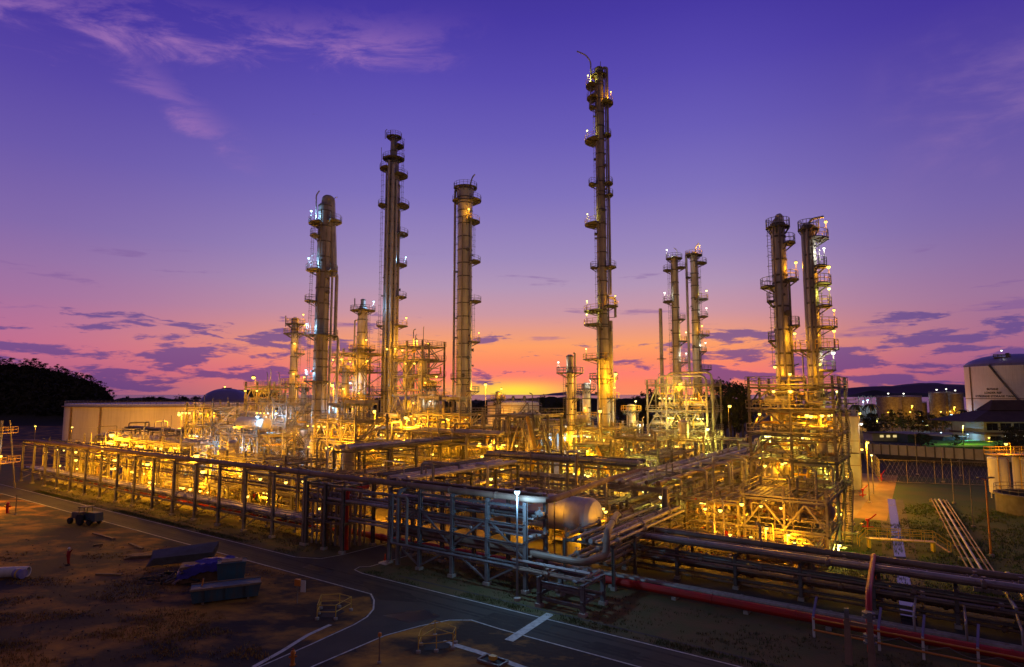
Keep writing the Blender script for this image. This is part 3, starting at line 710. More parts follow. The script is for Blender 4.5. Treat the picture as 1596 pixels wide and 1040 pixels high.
column('slim right column of the steaming pair, amber lit, with a full height pipe on its left', 1091, 716, 165,
    [(9999, 15.5), (600, 14), (500, 12.5), (396, 11.5)],
    [(398, -180, 180, 1.3, SOD, -40), (411, -70, 40, 2.4), (467, -80, 60, 2.4, YGR, 0), (494, -60, 40, 2.2, WHT, 0), (523, -80, 60, 2.4, SOD, -60), (576, -60, 40, 2.6), (432, 150, 220, 1.4), (548, -60, 40, 1.5, WHT, -10)],
    [(-12, .34, 600, 395, .1, 'in'), (4, .12, 716, 400, None)], [(8, 600, 410)], [(.13, [(1084, 396), (1084, 386), (1089, 380)])])
column('left column of the right-hand twins, rising off the steel frame, arched pipe on its head', 1232, 800, 87,
    [(9999, 25), (570, 24), (430, 22), (350, 21)],
    [(354, -180, 180, .7), (380, -50, 40, 1.3), (437, -55, 30, 1.5, SOD, -15), (446, 120, 230, 1.7), (508, -40, 30, 1.3), (468, 150, 210, .9), (530, 150, 210, .9)],
    [(-7, .14, 790, 356, None), (2, .16, 790, 356, None), (8, .34, 790, 349, -.5, 'over'), (13, .16, 790, 440, -.3)],
    [(-13.5, 570, 360)], [(.2, [(1204, 372), (1204, 350), (1208, 342), (1217, 338)])])
column('right column of the right-hand twins with a row of lit half-round balconies', 1282, 800, 84,
    [(9999, 24), (570, 22), (450, 20), (354, 18)],
    [(374, -80, 45, 1.7, SOD, 0), (416, -60, 30, 1.3, WHT, -20), (444, -70, 35, 1.7, SOD, 0), (478, -60, 30, 1.6, YGR, -10), (511, -70, 35, 2.1, SOD, 0), (544, -80, 50, 2.1, SOD, -20), (545, 130, 230, 1.8, SOD, 190), (577, -80, 30, 1.6, WHT, 0), (357, -180, 180, .6)],
    [(-8, .3, 790, 352, -.4, 'in'), (-2, .15, 790, 360, None), (4, .13, 790, 360, None)],
    [(11, 570, 380)], [(.17, [(1259, 372), (1259, 352), (1264, 343), (1282, 341)])])
column('small amber column far left with twin lamps on its head', 453, 706, 150,
    [(9999, 13), (600, 12), (498, 11)],
    [(505, -180, 180, 1.5, SOD, -30), (520, -180, 180, 1.8, SOD, 20), (551, -90, 90, 1.6, SOD, -90), (598, -180, 180, 2., SOD, -90)],
    [(4, .12, 706, 505, None)], [(8, 700, 505)], [(.14, [(446, 510), (446, 493)])])
column('short amber column with cyan lamps on its top deck, between the two dark towers', 560, 712, 158,
    [(9999, 19), (620, 18), (560, 17), (482, 15), (476, 8), (468, 7)],
    [(484, -180, 180, 2.0, BLU, -20), (545, -180, 180, 2., SOD, -70), (577, -120, 60, 1.8, SOD, -60), (627, -180, 180, 2, SOD, -100)],
    [(6, .18, 712, 490, None), (-12, .2, 712, 500, .2, 'in')], [(10, 640, 490)], [(.16, [(553, 478), (553, 466)])])
column('small capped column just left of the blue-lit column, half hidden by frames', 470, 715, 140, [(9999, 9), (600, 8)], [(604, -180, 180, 1.3, SOD, -90), (640, -180, 180, 1.4)], [(4, .1, 715, 605, None)], [(6, 700, 600)])
column('small amber column right of the blue-lit column', 535, 712, 140, [(9999, 11), (571, 10)], [(580, -180, 180, 1.4, SOD, -60), (622, -180, 180, 1.5, SOD, -100)], [(5, .12, 712, 575, None)], [(-7, 700, 580)])
column('stout amber column low between the stepped tower and the flat-headed column', 672, 706, 150, [(9999, 14), (596, 13)], [(602, -180, 180, 1.3, SOD, -60), (640, -180, 180, 1.5, WHT, -100)], [(5, .14, 706, 600, None), (-9, .16, 706, 598, .2, 'in')], [(8, 700, 600)])
column('thin amber column in front of the amber-lit round tank', 776, 716, 140, [(9999, 8), (612, 7)], [(622, -180, 180, 1.2, SOD, -60)], [(4, .1, 716, 615, None)], [(-6, 700, 615)])
column('small domed column against the right side of the tallest column', 915, 720, 150, [(9999, 13), (600, 12)], [(606, -180, 180, 1.4, WHT, -60), (650, -180, 180, 1.5, SOD, -100)], [(6, .14, 720, 598, .2, 'in')], [(-8, 700, 605)])
column('short yellow-green column before the frame right of the tallest column', 985, 712, 150, [(9999, 15), (634, 14)], [(640, -180, 180, 1.4, YGR, -60)], [(-5, .14, 712, 640, None)], [(9, 700, 640)])
r = thing('stack', 'thin unlit exhaust stack left of the steaming pair', 'stack', (D(1035, 716, 158)[0], 158, 0), 0)
MB().lathe([(.75, 0), (.75, 8), (.5, 9), (.45, D(1035, 482, 158)[2]), (.3, D(1035, 481, 158)[2])], 14).build('flue', 'dark_cladding', r)
MB().sector(.5, 1.2, -180, 180, D(1035, 560, 158)[2], D(1035, 560, 158)[2]+.12).build('collar', 'dark_steel', r)

# ================================================================ PIPE RACKS
pipe_rack('long front rack of slender posts running far left beside the road', -128, 1.6, 94.5, 3.6, 6.3, [2.5, 8.1],
    [(2.5, .5, .11), (2.5, 1.0, .16), (2.5, 1.6, .11), (2.5, 2.3, .2), (2.5, 3.0, .14), (8.1, 1.4, .11), (8.1, 2.3, .16), (8.1, 3.2, .13, 0, 60), (5.2, 3.9, .14), (5.2, 3.5, .1), (1.0, 4.2, .2), (1.0, 3.6, .14), (1., 2.8, .12)], brace='all', lamps=[(8, 1.5, 6.2, SOD, 500), (22, 1.8, 5.5, SOD, 500), (34, 3.9, 4.6, SOD, 400)], m='steel', pm='rack_pipe')
pipe_rack('four tier pipe rack on blue-lit steel posts between the junction and the bright lamp', -19.2, 2., 17.6, 3.5, 4.4, [2.9, 4.7, 6.4, 8.1],
    [(2.9, .4, .14), (2.9, .9, .1), (2.9, 2.2, .18), (2.9, 2.9, .12), (4.7, .5, .12), (4.7, 1.1, .2), (4.7, 2.0, .12), (4.7, 2.8, .16), (6.4, .6, .11), (6.4, 1.3, .14), (6.4, 2.4, .2), (6.4, 3.1, .11), (8.1, 2.2, .12), (8.1, 2.9, .2), (8.1, .7, .1), (2.9, 1.4, .16), (4.7, 1.55, .1), (4.7, 3.2, .12), (6.4, 1.9, .12), (6.4, .25, .08), (2.9, 3.3, .1), (1.1, 2.5, .14), (1.1, 1.6, .1), (1.1, 3.2, .16)], m='grey_paint', pm='rack_pipe')
root = bpy.data.objects['pipe_rack.001']
for z0, z1 in ((.4, 2.7), (2.9, 6.2)):
    for i in range(4):
        mb = MB(); a, b = (4.4*i, 4.4*(i+1)) if (i+(z0 > 1)) % 2 else (4.4*(i+1), 4.4*i)
        mb.bar((a, -.02, z0), (b, -.02, z1), .16); mb.build('brace', 'grey_paint', root)
for z in (2.9, 4.7, 6.4):
    for y in (-.05, 3.55): MB().hbar((0, y, z-.5), (17.6, y, z-.5), .24).build('side_beam', 'grey_paint', root)
pipe_rack('low skid frame of pipes at the corner beside the bend in the thick pipe', 1.3, -.2, 4.2, 3.6, 4.2, [1.2, 2.5],
    [(2.5, .4, .12, -3, 4.2), (2.5, 1.0, .1, -3, 4.6), (2.5, 1.7, .14, -4, 4), (1.2, .6, .1), (1.2, 1.4, .1), (1.2, 2.4, .12)], m='grey_paint', pm='steel')
pipe_rack('concrete legged main pipe rack heading away from the white drum', 2.2, 27, 78, 7.8, 9., [3.7, 6.6],
    [(6.6, .7, .3), (6.6, 1.5, .14), (6.6, 2.2, .26), (6.6, 2.95, .12), (6.6, 3.5, .2), (6.6, 4.3, .3), (6.6, 5.1, .14), (6.6, 5.8, .24), (6.6, 6.5, .12), (6.6, 7.2, .3), (3.7, 1., .2), (3.7, 2., .16), (3.7, 3.2, .25), (3.7, 4.4, .16), (3.7, 5.6, .25), (3.7, 6.8, .2)],
    axis='v', ps=.72, m='concrete', lamps=[(.9, .9, 5.4, YGR, 700), (1.5, 5.2, 3.2, SOD, 500), (12, 2, 3, SOD, 600), (20, 5, 5.6, SOD, 500), (30, 1.5, 5.6, SOD, 500), (40, 4, 5.6, SOD, 500), (56, 2, 5.6, SOD, 500)])
pipe_rack('low pipeway of heavy pipes in the right foreground behind the red main', 2.6, 14.2, 39, 4.6, 5.6, [1.3, 3.0],
    [(3.0, .35, .2), (3.0, .95, .32), (3.0, 1.7, .3), (3.0, 2.4, .14), (3.0, 2.9, .2), (3.0, 3.6, .3), (3.0, 4.3, .18), (1.3, .5, .16), (1.3, 1.2, .2), (1.3, 2.0, .12), (1.3, 2.7, .2), (1.3, 3.6, .16), (1.3, 3.1, .1), (1.3, 4.2, .2), (1.3, .15, .1), (2.2, -.25, .1), (2.2, 4.85, .12), (.3, .4, .12), (.3, 1.6, .16), (.3, 2.8, .12)], m='dark_steel', pm='rack_pipe', ps=.28)
pipe_rack('two tier rack turning in from the road junction toward the plant', -22, 8.5, 22, 7, 5.5, [4.6, 7.5],
    [(7.5, .7, .28), (7.5, 1.6, .16), (7.5, 2.3, .24), (7.5, 3.1, .14), (7.5, 3.8, .3), (7.5, 4.8, .2), (7.5, 5.6, .26), (7.5, 6.3, .14), (4.6, 1, .2), (4.6, 2.1, .16), (4.6, 3.3, .24), (4.6, 4.6, .16), (4.6, 5.8, .2)], axis='v', m='dark_steel', lamps=[(9, 3, 3.4, SOD, 500), (18, 2, 5.8, SOD, 500)])
pipe_rack('dark raised rack of stacked ducts left of the dense pipe drop', -45, 20, 32, 6, 6.4, [5., 9.],
    [(9, .6, .4), (9, 1.6, .2), (9, 2.4, .34), (9, 3.4, .2), (9, 4.4, .4), (9, 5.4, .2), (5, 1, .25), (5, 2.5, .3), (5, 4, .2), (5, 5, .25)], axis='v', m='dark_steel', lamps=[(6, 3, 3.6, SOD, 600), (18, 1, 7.2, SOD, 600), (26, 5, 4, SOD, 600)])
pipe_rack('amber rack crossing behind the ducts in front of the flat-headed column', -76, 44, 40, 5, 6.6, [5, 8, 10.6],
    [(10.6, .6, .2), (10.6, 1.5, .3), (10.6, 2.6, .2), (10.6, 3.6, .34), (10.6, 4.5, .15), (8, 1, .25), (8, 2.4, .2), (8, 3.8, .3), (5, 1, .2), (5, 2, .3), (5, 3.5, .2)], m='steel', lamps=[(5, -.4, 9.4, SOD, 700), (14, 2, 6.6, SOD, 600), (22, -.4, 9.4, SOD, 700), (30, 1, 3.4, SOD, 600), (36, 1, 6.6, SOD, 600), (10, 1, 3.4, SOD, 600)])
pipe_rack('amber rack across the middle behind the white drum', -34, 38, 27, 4.5, 5.4, [4.4, 7.4],
    [(7.4, .6, .2), (7.4, 1.4, .3), (7.4, 2.6, .2), (7.4, 3.8, .3), (4.4, 1, .25), (4.4, 2.2, .2), (4.4, 3.4, .3)], m='steel', lamps=[(4, -.4, 5.6, SOD, 600), (12, 1, 3.2, SOD, 600), (20, -.4, 5.8, SOD, 600)])
pipe_rack('far left inner rack with a bright lamp standing over it', -128, 15, 42, 4.5, 6, [5.4, 8.6],
    [(8.6, .6, .2), (8.6, 1.6, .3), (8.6, 2.8, .2), (8.6, 3.8, .25), (5.4, 1, .25), (5.4, 2.2, .2), (5.4, 3.4, .25)], m='steel', lamps=[(6, -.3, 4, SOD, 600), (14, -.3, 7, SOD, 700), (24, -.3, 4, SOD, 700), (33, -.3, 6.6, SOD, 700)])
pipe_rack('long background rack low along the foot of the big pale tank', -160, 34, 60, 4.5, 7.5, [5.6, 8.4],
    [(8.4, .6, .2), (8.4, 1.6, .3), (8.4, 2.8, .2), (5.6, 1, .25), (5.6, 2.2, .2)], m='dark_steel', lamps=[(40, 1, 6.8, SOD, 700)])
pipe_rack('rack between the tallest column and the steaming pair', -31, 88, 26, 5, 6.5, [5., 8.],
    [(8, .6, .2), (8, 1.6, .3), (8, 2.8, .2), (8, 4, .3), (5, 1, .25), (5, 2.2, .2)], m='steel', lamps=[(4, -.4, 6.6, SOD, 600), (14, -.4, 6.6, YGR, 600), (22, -.4, 3.4, SOD, 600)])

# dense drop of upright pipes at the junction
r = thing('pipe_drop_frame', 'dark frame crowded with upright pipes at the road junction', 'pipe frame', W(-33, 1.6), TH)
for x in (0, 3.4, 6.6):
    for y in (0, 4.6): o = MB().hbar((x, y, .2), (x, y, 7.6), .34).build('post', 'dark_steel', r); MB().bx(x-.3, x+.3, y-.3, y+.3, 0, .3).build('footing', 'concrete', o)
for z in (3.2, 5.4, 7.4):
    mb = MB()
    for y in (0, 4.6): mb.hbar((-.3, y, z), (6.9, y, z), .26)
    for x in (0, 3.4, 6.6): mb.hbar((x, 0, z), (x, 4.6, z), .26)
    mb.build('beam', 'dark_steel', r)
for k in range(26):
    x = .5+6*((k*7) % 26)/26.; y = .5+3.6*((k*11) % 26)/26.; rr = rnd.choice((.1, .12, .16, .2))
    MB().pipe([(x, y, .3), (x, y, 6.+1.6*((k*5) % 7)/7.), (x+rnd.choice((-2, 2)), y, 6.+1.6*((k*5) % 7)/7.)], rr, 7).build('pipe', rnd.choice(['dark_cladding', 'steel', 'rust_pipe']), r)
MB().pipe([(6.2, .9, .2), (6.2, .9, 7.), (6.2, 4, 7.)], .26, 10).build('pipe', 'red_paint', r)
for k, (z, y) in enumerate(((3.5, 1.), (3.5, 2.2), (5.7, .8), (5.7, 2.), (5.7, 3.4))): MB().tube((-.6, y, z), (14.4, y, z), .14+.03*(k % 3), 8).build('pipe', 'dark_cladding', r)

def single(name, label, cat, pts, rr, m, group=None, n=12, bend=None, coup=True):
    mb = MB().pipe(pts, rr, n, bend)
    if coup:
        for p, q in zip(pts, pts[1:]):
            p, q = Vector(p), Vector(q); d = q-p; k = int(d.length/7)
            for i in range(1, k+1):
                c = p+d*(i/(k+1)); u = d.normalized()*.09; mb.tube(c-u, c+u, rr+.05, n)
    return tag(mb.build(name, m), label, cat, group)
single('header_pipe', 'long rusty-grey pipe along the top of the front racks, bending toward the main rack', 'pipe', [W(-128, 1.9, 8.45), W(-70, 1.9, 8.45), W(-28, 1.9, 8.45), W(.9, 1.9, 8.45), W(-5.0, 27, 7.25), W(-5.2, 40, 7.25)], .3, 'rust_pipe', bend=2.2)
single('large_bend_pipe', 'thick pipe that swings up in a double bend at the end of the blue-lit rack', 'pipe', [W(-19, 3., 3.45), W(3.9, 2.9, 3.3), W(4.4, 6.4, 3.3), W(4.4, 6.5, 5.3), W(1.2, 15.5, 5.3), W(.4, 18, 4.2), W(-.6, 26, 4.2)], .33, 'rack_pipe', bend=.95)
single('fire_main', 'red fire main lying on the ground behind the racks', 'pipe', [W(-120, 7.6, .62), W(-60, 7.6, .62), W(60, 8.6, .62)], .36, 'red_paint', bend=.2)
sp = thing('pipe_sleepers', 'row of low concrete sleepers carrying the red fire main', 'pipe support', W(-118, 7.6), TH)
for i in range(30):
    x = i*6.1; MB().bx(x-.2, x+.2, -.5+.006*x, .5+.006*x, 0, .26).build('sleeper', 'concrete', sp)
for k, (v, rr, z) in enumerate(((9.8, .14, .3), (10.6, .2, .36), (11.5, .12, .3))):
    single('ground_pipe', ['slim pipe nearest the red fire main, on the ground', 'thickest of the three dull pipes on the ground behind the red main', 'slim pipe on the ground next to the pipeway'][k], 'pipe', [W(-6, v, z), W(50, v, z)], rr, 'dark_cladding', n=8)
single('drop_pipe', 'thick upright pipe dropping from the header pipe beside the junction', 'pipe', [W(-17.2, 1.3, .3), W(-17.2, 1.3, 7.9), W(-17.2, 3, 7.9)], .26, 'grey_paint')
single('drop_pipe', 'slimmer upright pipe beside the thick drop, turned along the rack', 'pipe', [W(-15.9, 1.2, 2.2), W(-15.9, 1.2, 7.3), W(-26, 1.2, 7.3)], .16, 'steel')
single('drop_pipe', 'thin pale pipe running low along the front of the blue-lit rack', 'pipe', [W(-17.9, 1.1, 7.5), W(-17.9, 1.1, 3.), W(-17.9, .9, 2.5), W(3.6, .9, 2.5), W(5, -.3, 2.6), W(5, 4, 2.6)], .13, 'grey_paint', n=8)
# loops of pipe beside the main rack
for k, (v, z, uu, rr) in enumerate(((44, 7.4, 5.2, .2), (50, 7.6, 6, .24), (57, 7.4, 5, .18), (36, 7.2, 4.4, .16))):
    single('pipe_loop', ['pipe arching off the main rack, first loop from the front', 'second pipe loop arching off the main rack', 'thickest pipe loop arching off the main rack', 'farthest pipe loop off the main rack'][[1, 2, 3, 0][k]], 'pipe', [W(1, v, z), W(1, v, z+.8), W(uu, v, z+.8), W(uu, v, .4)], rr, 'pipe_clad', n=8, coup=False)

# ================================================================ PROCESS STRUCTURES
structure('five storey steel frame around the feet of the right-hand twin columns', 9.2, 19.3, 40, 52, [6.1, 9.7, 13., 16.1, 19.2], 2, 2, 3, lamps=32, lc=(SOD, SOD, SOD, YGR), pipes=76, small=300, bracing_bays=[0], power=850, ps=.3, front=.3, m='dark_steel')  # dark steel puts the frame's silhouette against its inner lamps into the colour
structure('low braced frame holding the long drum below the twin columns', 11., 19.6, 28.6, 37, [3.0, 6.5], 2, 1, 5, lamps=9, pipes=34, small=160, power=420, stair=False, ps=.26, pal=RED_PM, front=.4)
structure('low manifold frame crowded with valves and red pipes beside the concrete rack', 3.2, 10.4, 28.4, 44, [3.0, 5.6], 2, 3, 6, lamps=16, pipes=70, small=300, power=420, brace=False, stair=False, deck=False, top_post=.3, ps=.24, pal=RED_PM, front=.4)
structure('steel frame under the steaming pair with pipes arching over its roof', -28.5, -14, 96, 107, [5., 9.6, 14.2, 20.4], 3, 2, 7, lamps=26, lc=(SOD, SOD, SOD, YGR), pipes=60, small=220, power=900)
structure('squat frame wrapped around the foot of the tallest column', -39, -25, 73, 84, [6.2, 10.8], 3, 2, 8, lamps=14, lc=(SOD, SOD, YGR), pipes=50, small=170, power=800)
structure('two tier frame with big diagonal braces in the middle of the plant', -41, -30, 47, 57, [6., 14.2], 2, 2, 9, lamps=10, pipes=44, small=150, power=700, top_post=.4)
structure('open lattice frame of three bays right of the dark stepped tower', -82, -71.5, 62, 70, [9, 13, 18, 22.5, 26.5, 30], 2, 1, 10, lamps=12, pipes=24, small=70, power=800)
structure('narrow lattice frame between the blue-lit column and the stepped tower', -101, -90, 58, 67, [6, 12, 18, 24, 28.6], 2, 1, 12, lamps=22, lc=(SOD, SOD, SOD, SOD, BLU), pipes=40, small=120, power=1100)
structure('amber frame with a railed roof at the foot of the small far-left column', -113, -103, 42, 50, [6, 11, 16, 20.], 2, 1, 13, lamps=14, pipes=40, small=120, power=900)
structure('frame carrying the blue-lit drum in front of the blue-lit column', -92, -77, 23, 31, [5., 10.2], 3, 1, 14, lamps=15, lc=(SOD, SOD, SOD, BLU), pipes=44, small=150, power=1100)
structure('brightest low frame just behind the left front rack', -113, -86, 13, 20, [5.2, 8.8], 4, 1, 15, lamps=24, pipes=60, small=220, power=1250, brace=True, stair=False)
structure('low amber frame of pumps in front of the stepped tower', -76, -54, 13, 21, [4.6, 7.4], 4, 1, 16, lamps=12, pipes=50, small=180, power=650, stair=False, deck=False)
structure('amber frame of exchangers at the foot of the stepped tower', -80, -60, 54, 61, [6, 11.5], 3, 1, 17, lamps=14, pipes=50, small=160, power=800)
structure('frame low behind the rack junction beneath the flat-headed column', -58, -38, 60, 70, [5.5, 11.], 3, 1, 18, lamps=13, pipes=50, small=170, power=800)
structure('small railed frame in front of the short stubby column', -29, -21, 60, 68, [4.5, 8.4], 1, 1, 19, lamps=7, lc=(SOD, YGR), pipes=30, small=90, power=600)
structure('frame beside the concrete rack below the steaming pair', -18, -8, 74, 86, [5., 9.2], 2, 2, 20, lamps=12, lc=(SOD, YGR, SOD), pipes=40, small=130, power=700)
structure('low pump frame between the duct rack and the pipe drop', -42, -30, 20, 34, [4.4], 2, 2, 21, lamps=8, pipes=44, small=160, power=500, stair=False, deck=False, brace=False)
structure('low frame of small piping right of the inward rack', -20, -9, 24, 34, [4.], 2, 2, 22, lamps=8, pipes=40, small=160, power=420, stair=False, deck=False, brace=False)

# ================================================================ VESSELS AND EXCHANGERS
r = make_drum(1.95, 12.6, 'white_paint', 'horizontal_drum', 2.7); r.location = W(-8.2, 15.6); r.rotation_euler = (0, 0, TH); tag(r, 'big white horizontal drum behind the blue-lit rack', 'drum')
pole_lamp(r, (8.6, -1.2, 5.6), SOD, 500, .2); pole_lamp(r, (3.2, -2.8, 6.4), SOD, 260, .16)
MB().lathe([(.7, 6.5), (.7, 6.9), (.85, 6.91), (.85, 7.02), (.1, 7.05)], 16, (-1.5, 0, 0)).build('manway', 'steel', r)
MB().rail([(-5, -.8, 6.5), (4, -.8, 6.5), (4, .8, 6.5), (-5, .8, 6.5)], 1.1, .035, 1.4).build('railing', 'steel', r)
r = make_drum(1.35, 8.6, 'white_paint', 'horizontal_drum', .5); r.location = W(-84.5, 26.5, 10.25); r.rotation_euler = (0, 0, TH); tag(r, 'pale drum lit blue on its frame before the blue-lit column', 'drum')
lamp(r, (4.4, -1.9, 3.4), BLU, 900, .3); lamp(r, (-4, -1.6, 1.1), SOD, 700, .3)
r = make_drum(1.1, 8.2, 'rust_pipe', 'horizontal_drum', .5); r.location = W(15.2, 32.6, 3.08); r.rotation_euler = (0, 0, TH); tag(r, 'long rusty drum under the pipes of the low braced frame', 'drum')
t5 = bpy.data.objects['process_structure']
for q in ((2.5, 4.5, 21.8), (8.2, 4., 22.), (5.5, -1.5, 20.6)): lamp(t5, q, SOD, 900, .2)  # added roof lamps, there to warm the twin columns
g = 'equipment standing in the five storey frame'
for i, (u, v, z, k) in enumerate(((11.5, 42.5, 6.15, 'vessel'), (16.8, 42.2, 6.15, 'exchanger'), (12, 42, 9.75, 'exchanger'), (17.2, 43, 9.75, 'vessel'), (11.6, 43.5, 13.05, 'vessel'), (16.6, 42.2, 13.05, 'exchanger'), (12.2, 42.4, 16.15, 'drum'), (17, 43, 16.15, 'vessel'), (14.2, 42.2, 19.25, 'exchanger'))):
    n = ['second', 'third', 'fourth', 'fifth', 'top'][[6.15, 9.75, 13.05, 16.15, 19.25].index(z)]
    equip(k, f'{MAKE[k][1]} on the {n} floor of the five storey frame', u, v, z, 0, .62 if k != 'vessel' else .6, g)
def spread_equip(label, group, kind, spots, sc=1., rot=0.):
    for i, (u, v, z) in enumerate(spots): equip(kind, label, u, v, z, rot, sc*(1+.06*((i*3) % 4-1.5)), group)
spread_equip('pump on the ground among the valves of the manifold frame', 'pumps under the manifold frame', 'pump', [(4.4, 29.4, 0), (6.2, 29.3, 0), (8.2, 29.4, 0), (4.4, 33, 0), (6.6, 33, 0), (9., 33, 0)], 1., math.pi/2)
spread_equip('short upright vessel inside the brightest low frame', 'vessels in the brightest low frame', 'vessel', [(-110, 16.5, 0), (-104, 16.2, 0), (-98, 16.6, 0), (-92, 16.2, 0), (-107, 16, 5.25), (-95, 16.5, 5.25)], .85)
spread_equip('amber upright vessel beside the blue-lit column', 'tall vessels beside the blue-lit column', 'tallvessel', [(-84, 40, 0), (-88, 42, 0), (-70, 40, 0), (-73, 33, 0)], 1.25)
spread_equip('heat exchanger on the frame carrying the blue-lit drum', 'exchangers of the drum frame', 'exchanger', [(-89, 25.5, 5.1), (-83, 25.5, 5.1), (-79.6, 28.4, 5.1)], 1.)
spread_equip('heat exchanger on the amber frame at the stepped tower', 'exchangers at the stepped tower', 'exchanger', [(-77, 56.5, 6.1), (-70, 56.5, 6.1), (-63.5, 56.5, 6.1), (-76, 57, 11.6), (-68, 57, 11.6)], 1.2)
spread_equip('horizontal drum on the frame beneath the flat-headed column', 'drums beneath the flat-headed column', 'drum', [(-54, 64, 5.6), (-47, 64, 5.6), (-42, 64, 11.1)], 1.1)
spread_equip('pump on the floor of the low amber pump frame', 'pumps before the stepped tower', 'pump', [(-74, 14.6, 0), (-70, 14.6, 0), (-66, 14.6, 0), (-62, 14.6, 0), (-58, 14.6, 0)], 1.3, math.pi/2)
spread_equip('tall vessel standing in the narrow lattice frame', 'vessels in the narrow lattice frame', 'tallvessel', [(-98, 61, 0), (-93, 61, 0), (-98, 61, 12.05), (-93.4, 61, 18.05)], 1.1)
spread_equip('tall vessel standing in the open three bay frame', 'vessels in the three bay frame', 'tallvessel', [(-79.4, 65, 9.05), (-74.2, 65, 9.05), (-79.4, 65, 18.05), (-74.2, 65, 18.05)], 1.15)
spread_equip('horizontal drum on the frame around the tallest column', 'drums at the tallest column', 'drum', [(-36.8, 75, 6.3), (-28, 75, 6.3), (-36.5, 76, 10.9)], .9)
spread_equip('heat exchanger under the roof of the steaming pair frame', 'exchangers of the steaming pair frame', 'exchanger', [(-25.5, 98, 5.1), (-19, 98, 5.1), (-25.5, 98, 9.7), (-18, 98, 9.7), (-24, 98, 14.3), (-17.4, 98, 14.3)], 1.2)
spread_equip('upright vessel in the frame with big diagonal braces', 'vessels in the diagonal braced frame', 'tallvessel', [(-38.5, 50, 0), (-33, 50, 0), (-38.6, 50.5, 6.1), (-33, 50.5, 6.1)], .9)
spread_equip('round vessel in the frame beside the concrete rack', 'vessels beside the concrete rack', 'tallvessel', [(-16, 76, 0), (-11, 76, 0), (-13, 77, 5.1)], 1.)
spread_equip('air cooler with fan rings on the amber frame roof', 'air coolers on the far-left frame', 'cooler', [(-108, 46, 16.1)], .8)
spread_equip('air cooler standing behind the brightest low frame', 'air coolers behind the low frame', 'cooler', [(-118, 26, 0), (-111, 26, 0), (-104, 26, 0)], 1.5)
structure('frame of upright pipes in front of the huge pale tank', -112, -101, 27, 35, [6., 11., 15.], 3, 1, 31, lamps=18, lc=(SOD, SOD, SOD, SOD, BLU), pipes=60, small=170, power=1100)
structure('frame left of the blue-lit column, packed with upright pipes', -97, -87, 36, 44, [6., 11., 16.], 2, 1, 32, lamps=18, lc=(SOD, SOD, SOD, BLU), pipes=60, small=170, power=1100)
structure('frame right of the blue-lit column with three amber decks', -72, -60, 32, 40, [5., 9., 13.], 3, 1, 33, lamps=18, pipes=60, small=190, power=1000)
structure('frame in front of the flat-headed column with three decks', -63, -50, 50.5, 58, [5., 10., 14.], 3, 1, 34, lamps=15, pipes=60, small=190, power=800)
structure('small two deck frame between the stubby column and the concrete rack', -21, -13, 62, 70, [5., 10.], 2, 1, 35, lamps=9, lc=(SOD, SOD, YGR), pipes=44, small=140, power=600, stair=False)
structure('narrow frame hugging the left side of the concrete rack', -12, -7, 48, 66, [4.5, 8.2], 1, 3, 36, lamps=10, lc=(SOD, YGR), pipes=46, small=140, power=480, stair=False)
structure('low pipe maze behind the left front rack at its middle', -84, -62, 8.5, 12.5, [3.6], 4, 1, 37, lamps=10, pipes=50, small=200, power=480, stair=False, deck=False, brace=False, top_post=.2)
structure('low pipe maze behind the dense pipe drop', -58, -36, 9.5, 18, [3.8, 6.5], 4, 1, 38, lamps=11, pipes=60, small=220, power=420, stair=False, deck=False, brace=False, top_post=.2)
structure('low pipe maze behind the far end of the left front rack', -126, -114, 9, 14, [4., 7.], 3, 1, 39, lamps=8, pipes=40, small=120, power=600, stair=False, deck=False)
spread_equip('amber vertical vessel among the low pipe mazes behind the left front rack', 'vessels behind the left front rack', 'tallvessel', [(-82, 19, 0), (-79.5, 19.5, 0), (-52, 24, 0), (-55, 26, 0), (-99, 23, 0), (-96, 23.4, 0)], 1.15)
spread_equip('amber horizontal drum on the ground behind the low pipe mazes', 'drums behind the low pipe mazes', 'bigdrum', [(-68, 24, 0), (-68, 28, 0), (-104, 38, 11.0)], .9)
spread_equip('air cooler with fan rings over the amber frames', 'air coolers over the amber frames', 'cooler', [(-69, 36, 13.1), (-63, 36, 13.1), (-60, 54, 14.1), (-54, 54, 14.1)], .85)
pipe_rack('short dense rack linking the bend in the thick pipe to the concrete rack', 4.6, 7.4, 19.4, 5.2, 4.8, [2.3, 4.0], [(4.0, .3, .14), (4.0, .8, .2), (4.0, 1.5, .12), (4.0, 2.1, .24), (4.0, 2.8, .14), (4.0, 3.3, .18), (4.0, 4.0, .12), (4.0, 4.6, .2), (2.3, .6, .16), (2.3, 1.4, .2), (2.3, 2.4, .14), (2.3, 3.4, .2), (2.3, 4.4, .16)], axis='v', m='dark_steel', pm='dark_cladding', ps=.26, lamps=[(15, 2.5, 1.7, SOD, 200)])
structure('low frame of dark piping behind the big white drum', -17, -2, 19.4, 25, [3.2, 5.6], 4, 1, 41, lamps=11, pipes=70, small=240, power=330, stair=False, deck=False, brace=False, top_post=.2, ps=.26)
structure('knee-high pipe maze in front of the manifold frame', 5.4, 19, 22.5, 27.4, [1.9], 4, 1, 42, lamps=6, pipes=44, small=240, power=150, stair=False, deck=False, brace=False, top_post=.1, ps=.2, pal=RED_PM)
# arched pipes over the steaming frame
for k, (u0, u1, v, z) in enumerate(((-26, -14.2, 96.6, 22.4), (-24, -13.2, 97.6, 23.2))):
    single('arched_pipe', ['lower pipe arching over the roof of the steaming pair frame', 'upper pipe arching over the roof of the steaming pair frame'][k], 'pipe', [W(u0, v, 18), W(u0, v, z), W(u1, v, z), W(u1, v, 3)], .26, 'pipe_clad', n=10, bend=1.6, coup=False)
